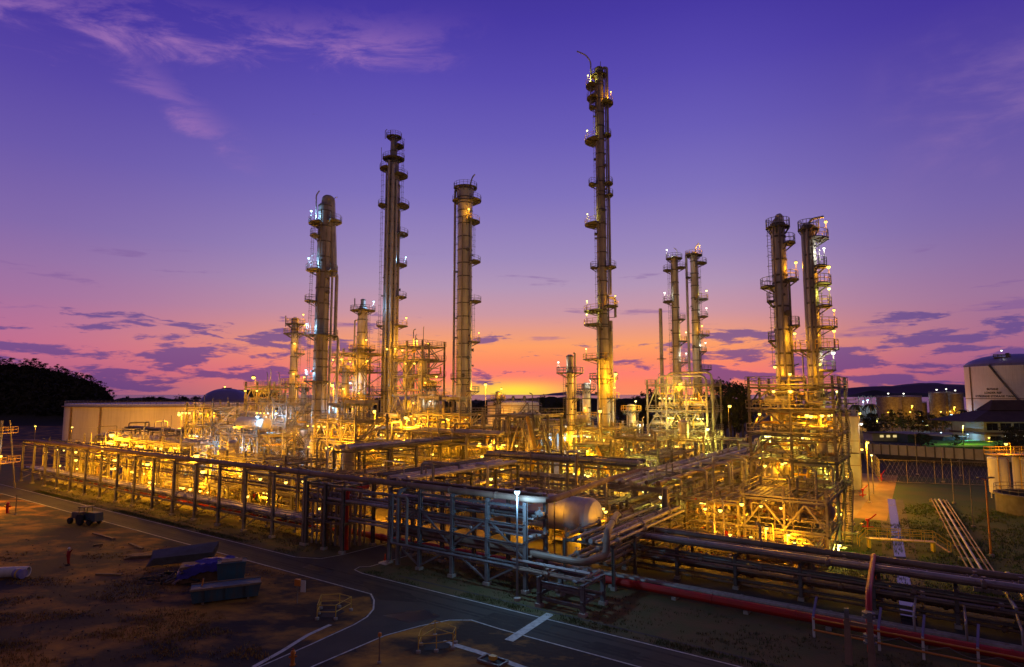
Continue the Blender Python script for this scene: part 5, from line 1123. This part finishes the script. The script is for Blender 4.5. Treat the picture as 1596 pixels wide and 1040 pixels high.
# ================================================================ TREES
def crown_mesh(seed, kind='round'):
    rg = random.Random(seed); mb = MB(); cl = []
    for _ in range(26 if kind != 'palm' else 0):
        a = rg.uniform(0, 6.28); h = rg.uniform(.32, 1.0); w = .36*math.sin(math.pi*min(1, max(.08, (h-.22)/.82)))**.7 if kind == 'round' else .30*(1.12-h)
        rr = w*math.sqrt(rg.random()); cl.append((rr*math.cos(a), rr*math.sin(a), h, rg.uniform(.05, .12)))
    for x, y, z, s in cl:
        for _ in range(60):
            d = Vector((rg.gauss(0, 1), rg.gauss(0, 1), rg.gauss(0, .7))); d = d.normalized()*s*rg.random()**.4; c = Vector((x, y, z))+d
            a = Vector((rg.gauss(0, 1), rg.gauss(0, 1), rg.gauss(0, 1))).normalized(); e = a.cross(Vector((rg.gauss(0, 1), rg.gauss(0, 1), rg.gauss(0, 1)))).normalized()
            q = rg.uniform(.012, .026); b = len(mb.v); mb.v += [tuple(c-a*q), tuple(c+e*q*.6), tuple(c+a*q), tuple(c-e*q*.6)]; mb.face([b, b+1, b+2, b+3])
    if kind == 'palm':
        for k in range(16):
            a = k*2.4; up = rg.uniform(-.1, .5); L = rg.uniform(.3, .42); prev = None
            for i in range(7):
                t = i/6; c = Vector((math.cos(a)*L*t, math.sin(a)*L*t, .95+up*.3*t-.3*t*t)); w = .035*math.sin(math.pi*(t*.8+.1)); s = Vector((-math.sin(a), math.cos(a), 0))*w
                if prev: b = len(mb.v); mb.v += [tuple(prev[0]-prev[1]), tuple(prev[0]+prev[1]), tuple(c+s), tuple(c-s)]; mb.face([b, b+1, b+2, b+3])
                prev = (c, s)
    return mb, cl
def make_tree(seed, kind):
    r = thing({'round': 'broadleaf_tree', 'tall': 'casuarina_tree', 'palm': 'palm_tree'}[kind], None, None, (0, 0, 0), 0)
    mb, cl = crown_mesh(seed, kind); mb.build('crown', 'leaf', r)
    t = MB().tube((0, 0, 0), (.01, 0, .5 if kind != 'palm' else .95), .022, 8, .013)
    for x, y, z, s in cl[:8]: t.tube((.01, 0, max(.25, z-.25)), (x, y, z), .009, 5, .004)
    t.build('trunk', 'bark', r); return r
TREES = {}
def tree(label, kind, px, Y, ytop, group, wide=1.):
    k = (kind, rnd.randint(0, 2))
    if k not in TREES: TREES[k] = o = make_tree(k[1]*7+len(kind), kind)
    else: o = copy_tree(TREES[k])
    p = D(px, 650, Y); h = D(px, ytop, Y)[2]; o.location = (p[0], p[1], 0); o.rotation_euler = (0, 0, rnd.uniform(0, 6)); o.scale = (h*wide, h*wide, h*1.02)
    for q in ('group', 'label', 'category'):
        if q in o: del o[q]
    return tag(o, label, 'tree', group)
gA = 'dark trees between the stubby column and the blue-lit building'
for px, Y, yt, k in ((846, 300, 620, 'tall'), (854, 290, 628, 'round'), (868, 310, 622, 'tall'), (874, 300, 630, 'round'), (885, 300, 634, 'round'), (912, 300, 626, 'tall'), (838, 310, 632, 'round')): tree('dark tree in the gap left of the short stubby column', k, px, Y, yt, gA, .9)
gB = 'tall dark trees between the steaming pair and the twin columns'
for px, Y, yt in ((1112, 215, 606), (1121, 205, 598), (1130, 215, 604), (1139, 200, 601), (1148, 205, 603), (1157, 200, 606), (1165, 210, 612), (1144, 220, 612), (1126, 220, 612)): tree('tall dark tree between the steaming pair and the twin columns', 'tall' if (px % 2) else 'round', px, Y, yt, gB, .8)
gC = 'dark trees right of the tallest column'
for px, Y, yt in ((966, 260, 628), (975, 250, 630), (984, 255, 628), (994, 250, 622), (1003, 245, 616), (1012, 240, 610), (1022, 240, 614)): tree('dark tree behind the frame right of the tallest column', 'round', px, Y, yt, gC, .9)
gD = 'dark trees beyond the boundary wall'
for i in range(34):
    px = 1340+i*5.2+rnd.uniform(-3, 3); Y = rnd.uniform(246, 330); tree('dark tree in the belt beyond the boundary wall', 'round', px, Y, 640+rnd.uniform(0, 18)+(6 if px > 1440 else 0), gD, 1.1)
for i, (px, Y, yt) in enumerate(((1335, 300, 630), (1358, 320, 629), (1503, 330, 638), (1468, 260, 652))): tree(['palm beside the sodium lamps right of the frame', 'palm before the loading works', 'palm between the silos and the great white tank', 'palm beside the hip-roofed house'][i], 'palm', px, Y, yt, None, 1.)
for i, (px, Y, yt) in enumerate(((1432, 198, 676), (1445, 200, 680), (1488, 196, 679), (1585, 160, 672), (1574, 165, 668), (1598, 158, 674), (1566, 168, 676))): tree('clipped dark tree close behind the boundary wall', 'round', px, Y, yt, 'clipped trees behind the boundary wall', 1.3)
gE = 'dark trees on the skyline over the huge pale tank'
for i in range(22):
    px = 196+i*8.4+rnd.uniform(-3, 3); tree('dark tree on the skyline over the huge pale tank', 'round', px, rnd.uniform(370, 460), 620+rnd.uniform(0, 6)-(4 if i % 5 == 0 else 0), gE, 1.2)
gF = 'dark trees behind the stepped tower and the flat-headed column'
for i in range(16): tree('dark tree low on the skyline behind the dark towers', 'round', 640+i*12+rnd.uniform(-4, 4), rnd.uniform(300, 380), 622+rnd.uniform(0, 8), gF, 1.3)


def blades(name, label, m, region, n, h0, h1):
    mb = MB()
    for _ in range(n):
        c = region()
        if c is None: continue
        for _ in range(5):
            x = c[0]+rnd.gauss(0, .12); y = c[1]+rnd.gauss(0, .12); h = rnd.uniform(h0, h1); a = rnd.uniform(0, 6.28); dx, dy = math.cos(a), math.sin(a); w = .03
            b = len(mb.v); mb.v += [(x-dy*w, y+dx*w, 0), (x+dy*w, y-dx*w, 0), (x+dx*h*.5, y+dy*h*.5, h)]; mb.face([b, b+1, b+2])
    return tag(mb.build(name, m), label, 'grass', kind='stuff')
mat('stone', (.1, .085, .07), (.07, .055, .045), rough=.9)
mat('dry_grass', (.3, .16, .035), (.16, .11, .03), rough=.9, scale=.6)
mat('lawn_blade', (.03, .085, .012), (.07, .075, .015), rough=.9, scale=.3)
mat('green_grass', (.05, .075, .02), (.1, .085, .03), rough=.9, scale=.4)
def dirt_spot():
    p = G(rnd.uniform(-30, 560), 850+190*rnd.random()**.8); q = UV(p)
    if q[1] > -7 or MN.noise(Vector((p[0]*.13, p[1]*.32, 4)))+rnd.gauss(0, .1) < .12: return None
    if p[0] > -22+(50-p[1])*.9 and p[1] < 62: return None
    return p
blades('dry_grass', 'dry yellow grass in patches on the bare ground at the bottom left', 'dry_grass', dirt_spot, 9000, .06, .22)
def verge_spot():
    u = rnd.uniform(-110, 45); v = rnd.choice((rnd.uniform(-.4, 6.8), rnd.uniform(-2, -1.0)))
    if -30 < u < -18.5: return None
    return W(u, v) if MN.noise(Vector((u*.2, v*.4, 9)))+rnd.gauss(0, .15) > -.1 else None
blades('verge_grass', 'short rough grass on the verge under the front racks', 'green_grass', verge_spot, 9000, .08, .25)
def lawn_spot():
    u, v = rnd.uniform(20, 46), rnd.uniform(21, 78)
    if 20 < u < 24.5 and v > 56: return None
    return W(u, v) if MN.noise(Vector((u*.2, v*.15, 2)))+rnd.gauss(0, .15) > -.15 else None
blades('lawn_grass', 'dark grass of the lawn beside the canal', 'lawn_blade', lawn_spot, 9000, .1, .3)
gv = MB()
for _ in range(700):
    p = G(rnd.uniform(-20, 700), 830+210*rnd.random()); q = UV(p); s_ = rnd.uniform(.02, .08)
    if q[1] > -6.8: continue
    if p[0] > -24+(50-p[1])*.9 and p[1] < 60: continue
    gv.hexa([(p[0]-s_, p[1]-s_*.7, 0), (p[0]+s_, p[1]-s_, 0), (p[0]+s_*.8, p[1]+s_, 0), (p[0]-s_, p[1]+s_*.9, 0), (p[0]-s_*.6, p[1]-s_*.5, s_), (p[0]+s_*.5, p[1]-s_*.6, s_*.8), (p[0]+s_*.5, p[1]+s_*.5, s_), (p[0]-s_*.5, p[1]+s_*.6, s_*.7)])
tag(gv.build('rubble', 'stone'), 'scattered small stones on the bare ground', 'stones', kind='stuff')
# steam drifting over the steaming pair
def steam():
    m = bpy.data.materials.new('steam'); m.use_nodes = True; nt = m.node_tree; nt.nodes.clear(); L = nt.links.new
    out = N(nt, 'ShaderNodeOutputMaterial'); pv = N(nt, 'ShaderNodeVolumePrincipled'); pv.inputs['Color'].default_value = (.9, .88, .85, 1); L(pv.outputs[0], out.inputs['Volume'])
    tc = N(nt, 'ShaderNodeTexCoord'); nz = N(nt, 'ShaderNodeTexNoise', ins={'Scale': 2.4, 'Detail': 5.}); L(tc.outputs['Object'], nz.inputs['Vector'])
    ln = N(nt, 'ShaderNodeVectorMath', operation='LENGTH'); L(tc.outputs['Object'], ln.inputs[0])
    a = N(nt, 'ShaderNodeMapRange', ins={'From Min': .25, 'From Max': .95, 'To Min': .3, 'To Max': -.32}); L(ln.outputs['Value'], a.inputs['Value'])
    b = N(nt, 'ShaderNodeMath', operation='ADD'); L(nz.outputs['Fac'], b.inputs[0]); L(a.outputs['Result'], b.inputs[1])
    c = N(nt, 'ShaderNodeMapRange', ins={'From Min': .5, 'From Max': .9, 'To Min': 0., 'To Max': .09}); L(b.outputs[0], c.inputs['Value']); L(c.outputs['Result'], pv.inputs['Density'])
    M['steam'] = m
steam()
for i, (px, py, Y, sx, sz, tl) in enumerate(((1046, 596, 146, 7.5, 4.6, .2), (1064, 566, 147, 5., 8.5, -.25))):
    mb = MB(); mb.lathe([(.02, -1)]+[(math.cos(R(a)), math.sin(R(a))) for a in range(-75, 76, 15)]+[(.02, 1)], 16); o = mb.build('steam', 'steam'); o.location = D(px, py, Y); o.scale = (sx, sx*.8, sz); o.rotation_euler = (0, tl, 0)
    tag(o, ['low cloud of lit steam over the roof of the steaming pair frame', 'taller wisp of steam rising between the steaming pair'][i], 'steam', kind='stuff')
for i in range(26):
    px = -6+i*7.6+rnd.uniform(-3, 3); Y = rnd.uniform(425, 452); o = tree('dark tree along the ridge of the left hill', 'round', px, Y, 600, 'dark trees along the ridge of the left hill')
    h = rnd.uniform(6, 9.5); o.location.z = hill_z(o.location.x, o.location.y)-1.2; o.scale = (h*1.3, h*1.3, h)
# ================================================================ FOREGROUND THINGS
def barrier(label, pts, gap=1.9):
    c = G(*pts[0]); r = thing('pit_barrier', label, 'barrier', (c[0], c[1], 0), 0, 'yellow barriers round the open pits')
    P = [Vector(G(*p))-Vector(c) for p in pts]; P.append(P[0])
    for p, q in zip(P, P[1:]):
        MB().tube(p, p+Vector((0, 0, 1.15)), .035, 6).build('post', 'yellow_paint', r)
        MB().lathe([(.16, 0), (.16, .16), (.05, .2)], 10, p).build('foot', 'concrete', r)
        mb = MB()
        for z in (1.12, .6): mb.tube(p+Vector((0, 0, z)), q+Vector((0, 0, z)), .03, 6)
        mb.build('rail', 'yellow_paint', r)
    pit = MB().poly([p*.72+sum(P[:-1], Vector())/len(P[:-1])*.28 for p in P[:-1]], .03); o = pit.build('pit_dark', 'black_rubber', r)  # flat black sheet stands for the darkness inside the open pit
    return r
barrier('yellow railed barrier round an open pit left of the side road', [(494, 966), (523, 966), (547, 952), (529, 947), (500, 949), (497, 957)])
barrier('yellow railed barrier round an open pit between the side road and the main road', [(652, 1018), (680, 1016), (706, 1012), (710, 1003), (678, 992), (656, 1006)])
p = G(456, 1037); t = thing('hydrant', 'yellow hydrant beside the side road at the bottom edge', 'hydrant', p, .3)
MB().lathe([(.2, 0), (.2, .08), (.13, .1), (.13, .7), (.17, .72), (.17, .8), (.12, .92), (.03, .98)], 12).build('barrel', 'orange_paint', t)
for s in (-1, 1): MB().tube((0, 0, .55), (s*.26, 0, .55), .07, 8).build('outlet', 'orange_paint', t)
MB().lathe([(.05, .98), (.05, 1.05), (.02, 1.08)], 6).build('cap_nut', 'red_paint', t)
p = G(591, 1034); t = thing('marker_post', 'thin pale marker post at the edge of the side road', 'post', p, 0)
MB().tube((0, 0, 0), (0, 0, 1.75), .055, 8).build('pole', 'wood', t); MB().lathe([(.12, 1.75), (.12, 1.95), (.05, 2.0)], 10).build('cap', 'orange_paint', t); MB().lathe([(.14, 0), (.14, .12), (.06, .15)], 10).build('base', 'concrete', t)
p = G(463, 941); t = thing('sign_post', 'small box and pale board on a post beside the pit', 'sign', p, -.2)
MB().tube((0, 0, 0), (0, 0, 1.9), .05, 8).build('post', 'rust_pipe', t); MB().bx(-.25, .25, -.12, .12, 1.5, 2.05).build('box', 'orange_paint', t); MB().bx(.3, .75, -.03, .03, 1., 1.95).build('board', 'white_paint', t); MB().bx(.05, .3, -.02, .02, 1.3, 1.36).build('bracket', 'steel', t)
p = G(768, 1032); t = thing('gully_frame', 'metal gully frame with a yellow tag at the bottom edge', 'gully', p, TH)
mb = MB(); 
for a, b in (((-.9, -.5, .1), (.9, -.5, .1)), ((-.9, .5, .1), (.9, .5, .1)), ((-.9, -.5, .1), (-.9, .5, .1)), ((.9, -.5, .1), (.9, .5, .1)), ((0, -.5, .1), (0, .5, .1))): mb.bar(a, b, .14)
mb.build('frame', 'steel', t); MB().bx(-.2, .25, -.2, .2, .18, .42).build('tag_block', 'yellow_paint', t); MB().bx(-.8, .8, -.42, .42, .03, .06).build('grate', 'black_rubber', t)
# heap of scrap, tarpaulin and troughs
def at(px, py, rot, name, label, cat): return thing(name, label, cat, G(px, py), rot)
t = at(352, 934, R(24), 'steel_trough', 'long teal steel trough in front of the scrap heap', 'trough')
mb = MB(); mb.hexa([(-2.6, -.7, .15), (2.6, -.7, .15), (2.6, .7, .15), (-2.6, .7, .15), (-2.8, -.9, 1.3), (2.8, -.9, 1.3), (2.8, .9, 1.3), (-2.8, .9, 1.3)]); mb.build('body', 'blue_metal', t)
for y in (-.94, .94): MB().bx(-2.85, 2.85, y-.06, y+.06, 1.22, 1.38).build('rim', 'wood', t)
for x in (-1.6, 0, 1.6): MB().bar((x, -.74, .2), (x, -.95, 1.2), .1).build('rib', 'blue_metal', t)
for x in (-1.8, 1.8): MB().bx(x-.1, x+.1, -.8, .8, 0, .148).build('skid', 'wood', t)
t = at(360, 912, R(22), 'steel_bin', 'smaller teal bin behind the long trough', 'bin')
MB().hexa([(-1.1, -.6, .1), (1.1, -.6, .1), (1.1, .6, .1), (-1.1, .6, .1), (-1.25, -.75, 2.2), (1.25, -.75, 2.2), (1.25, .75, 2.2), (-1.25, .75, 2.2)]).build('body', 'blue_metal', t)
for y in (-.78, .78): MB().bx(-1.3, 1.3, y-.05, y+.05, 2.14, 2.26).build('rim', 'blue_metal', t)
MB().bx(-.9, .9, -.5, .5, 2.21, 2.3).build('lid', 'wood', t)
t = at(322, 902, R(20), 'covered_stack', 'stack under a deep blue tarpaulin', 'stack')
MB().bx(-2.3, 2.3, -1., 1., 0, 1.5).build('timber', 'wood', t)
mb = MB(); nx, ny = 24, 12
for j in range(ny+1):
    for i in range(nx+1):
        x = -2.6+5.2*i/nx; y = -1.35+2.7*j/ny; e = max(0, abs(y)-.95)/.4; ex = max(0, abs(x)-2.25)/.35
        z = 1.62+.22*math.sin(x*.9+.4)+.12*math.sin(y*3+x*2)-.8*min(1, e)**1.5-.7*min(1, ex)**1.5+.06*math.sin(x*9+y*5); mb.v.append((x, y, z))
for j in range(ny):
    for i in range(nx): a = j*(nx+1)+i; mb.face([a, a+1, a+nx+2, a+nx+1], True)
mb.build('tarpaulin', 'blue_tarp', t)
t = at(283, 876, R(19), 'sheet_stack', 'dark leaning stack of metal sheets behind the tarpaulin', 'stack')
for k in range(7): MB().hexa([(-3.2+.1*k, -.9, .12*k), (3.1, -.8, .2+.12*k), (3.5, .9, .9+.13*k), (-3, .8, .5+.12*k), (-3.2+.1*k, -.9, .05+.12*k), (3.1, -.8, .25+.12*k), (3.5, .9, .95+.13*k), (-3, .8, .55+.12*k)]).build('sheet', 'dark_steel', t)
t = at(232, 866, R(16), 'plank_stack', 'pale planks lying left of the sheet stack', 'planks')
for k in range(9): MB().bx(-2.2+.3*(k % 3), 1.6+.4*(k % 2), -1.1+.5*(k % 4), -.75+.5*(k % 4), .02+.09*(k//4), .09+.09*(k//4)).build('plank', 'wood', t)
t = at(268, 908, R(10), 'scrap_heap', 'black heap of scrap pipes and bars before the tarpaulin', 'scrap')
for k in range(46):
    a = rnd.uniform(0, 6.28); p = Vector((rnd.gauss(0, 1.1), rnd.gauss(0, .6), rnd.uniform(.05, .9))); q = p+Vector((math.cos(a)*1.3, math.sin(a)*.8, rnd.uniform(-.3, .5))); q.z = max(q.z, .05)
    MB().tube(p, q, rnd.uniform(.04, .12), 6).build('scrap_piece', rnd.choice(['black_rubber', 'dark_steel', 'rust_pipe']), t)
t = at(310, 938, 0, 'leaning_stake', 'short yellow stake leaning against the end of the trough', 'stake'); MB().tube((0, 0, 0), (.25, .1, 1.9), .07, 6).build('stake', 'orange_paint', t); MB().tube((0, 0, 0), (.02, .01, .16), .1, 6).build('foot', 'black_rubber', t)
for i, (px, py, px2, py2) in enumerate(((145, 832, 178, 841), (146, 851, 160, 849), (150, 896, 190, 897), (202, 848, 222, 856))):
    a, b = Vector(G(px, py)), Vector(G(px2, py2)); tag(MB().bar(a+Vector((0, 0, .08)), b+Vector((0, 0, .08)), .3, .12).build('loose_plank', 'wood'), ['loose plank nearest the tractor', 'short loose board below the tractor', 'loose pale board on the bare earth in front of the worker', 'loose plank beside the pale plank stack'][i], 'plank')
t = at(14, 900, R(8), 'pipe_section', 'white cut pipe lying at the left edge', 'pipe'); MB().lathe([(.5, -2.2), (.5, 1.7), (.4, 1.7), (.4, -2.2)], 18, (0, 0, .5), 'x').build('barrel', 'white_paint', t); MB().bx(-1.3, -1.1, -.5, .5, 0, .12).build('chock', 'wood', t)
t = at(30, 902, R(-15), 'drum_end', 'blue and yellow drum beside the cut white pipe', 'drum'); MB().lathe([(.02, -.5), (.45, -.48), (.47, 0), (.45, .45), (.02, .5)], 18, (0, 0, .47), 'x').build('barrel', 'dome_blue', t); MB().lathe([(.475, -.1), (.49, -.08), (.49, .08), (.475, .1)], 18, (0, 0, .47), 'x').build('hoop', 'yellow_paint', t)
# tractor with a compressor on the road edge
t = at(126, 816, R(-25), 'tractor', 'dark tractor parked on the far road edge', 'tractor')
MB().hexa([(-1.6, -.45, .7), (.4, -.45, .7), (.4, .45, .7), (-1.6, .45, .7), (-1.5, -.4, 1.5), (.4, -.42, 1.6), (.4, .42, 1.6), (-1.5, .4, 1.5)]).build('bonnet', 'dark_steel', t)
cb = MB()
for x, y in ((.4, -.6), (.4, .6), (1.5, -.6), (1.5, .6)): cb.bar((x, y, .9), (x*.96+.04, y*.9, 2.3), .08)
cb.build('cab_frame', 'dark_steel', t); MB().bx(.25, 1.65, -.72, .72, 2.3, 2.42).build('cab_roof', 'dark_steel', t); MB().bx(.7, 1.2, -.35, .35, .9, 1.3).build('seat', 'black_rubber', t)
for x, rr in ((-1.2, .42), (1.0, .75)):
    for y in (-.75, .75): w_ = MB().lathe([(rr*.55, -.2), (rr*.95, -.2), (rr, -.1), (rr, .1), (rr*.95, .2), (rr*.55, .2)], 18, (x, y, rr), 'y').build('wheel', 'black_rubber', t); MB().lathe([(.05, -.12), (rr*.54, -.1), (rr*.54, .1), (.05, .12)], 14, (x, y, rr), 'y').build('rim', 'steel', w_)
t = at(146, 818, R(-25), 'compressor_trailer', 'dark compressor trailer standing behind the tractor', 'trailer')
MB().hexa([(-1.2, -.6, .6), (1.2, -.6, .6), (1.2, .6, .6), (-1.2, .6, .6), (-1.1, -.55, 1.7), (1.0, -.55, 1.7), (1.0, .55, 1.7), (-1.1, .55, 1.7)]).build('body', 'blue_metal', t)
for y in (-.7, .7): MB().lathe([(.1, -.12), (.4, -.12), (.42, 0), (.4, .12), (.1, .12)], 16, (0, y, .42), 'y').build('wheel', 'black_rubber', t)
MB().tube((-1.2, 0, .6), (-2.2, 0, .5), .05, 6).build('drawbar', 'steel', t)
# red cone and base by the junction, small island post
t = at(600, 876, 0, 'traffic_cone', 'red cone beside a white slab at the junction corner', 'cone'); MB().lathe([(.2, .05), (.16, .1), (.04, .85), (.02, .88)], 12).build('cone_body', 'red_paint', t); MB().bx(-.28, .28, -.28, .28, 0, .05).build('foot', 'black_rubber', t)
t = at(600, 879, TH, 'concrete_slab', 'white slab lying on the ground by the cone', 'slab'); MB().bx(-.6, .5, -.35, .3, 0, .16).build('slab', 'white_paint', t); MB().bx(-.3, .2, -.2, .15, .161, .26).build('upper_slab', 'white_paint', t)
t = at(11, 800, 0, 'hydrant', 'red hydrant on the amber-lit corner at the left edge', 'hydrant'); MB().lathe([(.3, 0), (.3, .1), (.2, .12), (.2, 1.3), (.28, 1.32), (.28, 1.45), (.05, 1.7)], 12).build('barrel', 'red_paint', t); MB().tube((-.5, 0, 1.), (.5, 0, 1.), .12, 8).build('outlet', 'red_paint', t)
t = at(24, 803, 0, 'marker_post', 'dark thin post on the amber-lit corner at the left edge', 'post'); MB().tube((0, 0, 0), (0, 0, 3.), .07, 6).build('pole', 'dark_steel', t); MB().lathe([(.2, 0), (.2, .15), (.08, .2)], 10).build('base', 'concrete', t)
# lattice mast at the left edge
c = D(-4, 742, 118); t = thing('access_tower', 'yellow-lit access tower cut by the left edge', 'tower', (c[0], c[1], 0), 0)
for x in (-1.5, 1.5):
    for y in (-1.5, 1.5): MB().bar((x*1.3, y*1.3, 0), (x*.55, y*.55, 13), .16).build('leg', 'steel', t)
for z, w in ((5, 2.3), (10.6, 1.8)):
    MB().bx(-w, w, -w, w, z, z+.1).build('platform', 'yellow_paint', t); MB().rail([(-w, -w, z+.1), (w, -w, z+.1), (w, w, z+.1), (-w, w, z+.1), (-w, -w, z+.1)], 1.1, .05, 1.2).build('railing', 'yellow_paint', t)
for k in range(5):
    mb = MB(); z = 1.2+2.2*k; w = 1.9-.2*k; mb.bar((-w, -w, z), (w*.9, -w*.9, z+2), .09); mb.bar((w, -w, z), (-w*.9, -w*.9, z+2), .09); mb.build('brace', 'steel', t)
pole_lamp(t, (2, -2, 6.5), SOD, 500, .22); pole_lamp(t, (1, -2.2, 9.), WHT, 150, .2)
# ---------------------------------------------------------------- the worker
def skin_body(name, verts, edges, radii, m, parent, lev=2):
    me = bpy.data.meshes.new(name); me.from_pydata(verts, edges, []); me.materials.append(M[m]); o = bpy.data.objects.new(name, me); COL.objects.link(o); o.parent = parent
    sk = o.modifiers.new('Skin', 'SKIN'); ss = o.modifiers.new('Sub', 'SUBSURF'); ss.levels = ss.render_levels = lev
    for i, rr in enumerate(radii): me.skin_vertices[0].data[i].radius = rr if isinstance(rr, tuple) else (rr, rr)
    me.skin_vertices[0].data[0].use_root = True; sk.use_smooth_shade = True
    return o
p = G(106, 881); w_ = thing('worker', 'person in red overalls and helmet pointing across the bare ground', 'person', p, R(-25))
V = [(0, 0, .95), (0, 0, 1.18), (0, 0, 1.4), (0, 0, 1.5), (0, -.01, 1.62), (0, -.005, 1.73),
     (.1, 0, .9), (.13, -.02, .5), (.14, .02, .1), (.14, -.12, .05), (-.1, 0, .9), (-.14, .03, .5), (-.16, .08, .1), (-.16, -.06, .05),
     (.2, 0, 1.42), (.42, -.03, 1.5), (.64, -.08, 1.66), (.71, -.09, 1.71), (-.2, 0, 1.42), (-.27, .02, 1.14), (-.25, -.08, .9), (-.25, -.1, .83)]
Ed = [(0, 1), (1, 2), (2, 3), (3, 4), (4, 5), (0, 6), (6, 7), (7, 8), (8, 9), (0, 10), (10, 11), (11, 12), (12, 13), (2, 14), (14, 15), (15, 16), (16, 17), (2, 18), (18, 19), (19, 20), (20, 21)]
Rr = [(.16, .11), (.15, .1), (.17, .1), .055, (.085, .1), (.07, .08), .09, .065, .05, (.045, .035), .09, .065, .05, (.045, .035), .07, .05, .04, .04, .07, .05, .04, .04]
for base, dr in ((17, Vector((.8, -.1, .55))), (21, Vector((0, -.15, -1)))):
    dr = dr.normalized(); sd = Vector((0, 1, 0)) if base == 17 else Vector((0, -1, .1))
    for k, (o_, L_) in enumerate(((-.03, .075), (-.01, .09), (.012, .085), (.032, .068), (-.05, .05))):
        b = Vector(V[base]); a = b+sd*o_+dr*.03; e = a+dr*L_+(sd*-.03 if k == 4 else Vector()); n = len(V); V += [tuple(a), tuple(e)]; Ed += [(base, n), (n, n+1)]; Rr += [.01, .008]
body = skin_body('body', V, Ed, Rr, 'skin', w_)
k = 18
suit = skin_body('overalls', [V[i] for i in (0, 1, 2, 3, 6, 7, 8, 10, 11, 12, 14, 15, 16, 18, 19, 20)], [(0, 1), (1, 2), (2, 3), (0, 4), (4, 5), (5, 6), (0, 7), (7, 8), (8, 9), (2, 10), (10, 11), (11, 12), (2, 13), (13, 14), (14, 15)],
    [(.19, .135), (.175, .125), (.2, .125), .075, .11, .085, .075, .11, .085, .075, .09, .072, .058, .09, .072, .058], 'red_paint', w_)
MB().lathe([(.13, 1.70), (.17, 1.705), (.125, 1.72), (.115, 1.79), (.07, 1.84), (.01, 1.855)], 14, (0, -.01, 0)).build('helmet', 'white_paint', w_)
for s in (-.035, .035): MB().lathe([(.004, -.012), (.012, 0), (.004, .012)], 6, (s, -.1, 1.655)).build('eye', 'black_rubber', w_)
MB().hexa([(-.015, -.1, 1.6), (.015, -.1, 1.6), (.015, -.08, 1.6), (-.015, -.08, 1.6), (-.008, -.1, 1.645), (.008, -.1, 1.645), (.008, -.085, 1.645), (-.008, -.085, 1.645)]).build('nose', 'skin', w_)
for x in (.14, -.16): MB().bx(x-.055, x+.055, -.2, .08, 0, .1).build('boot', 'black_rubber', w_)
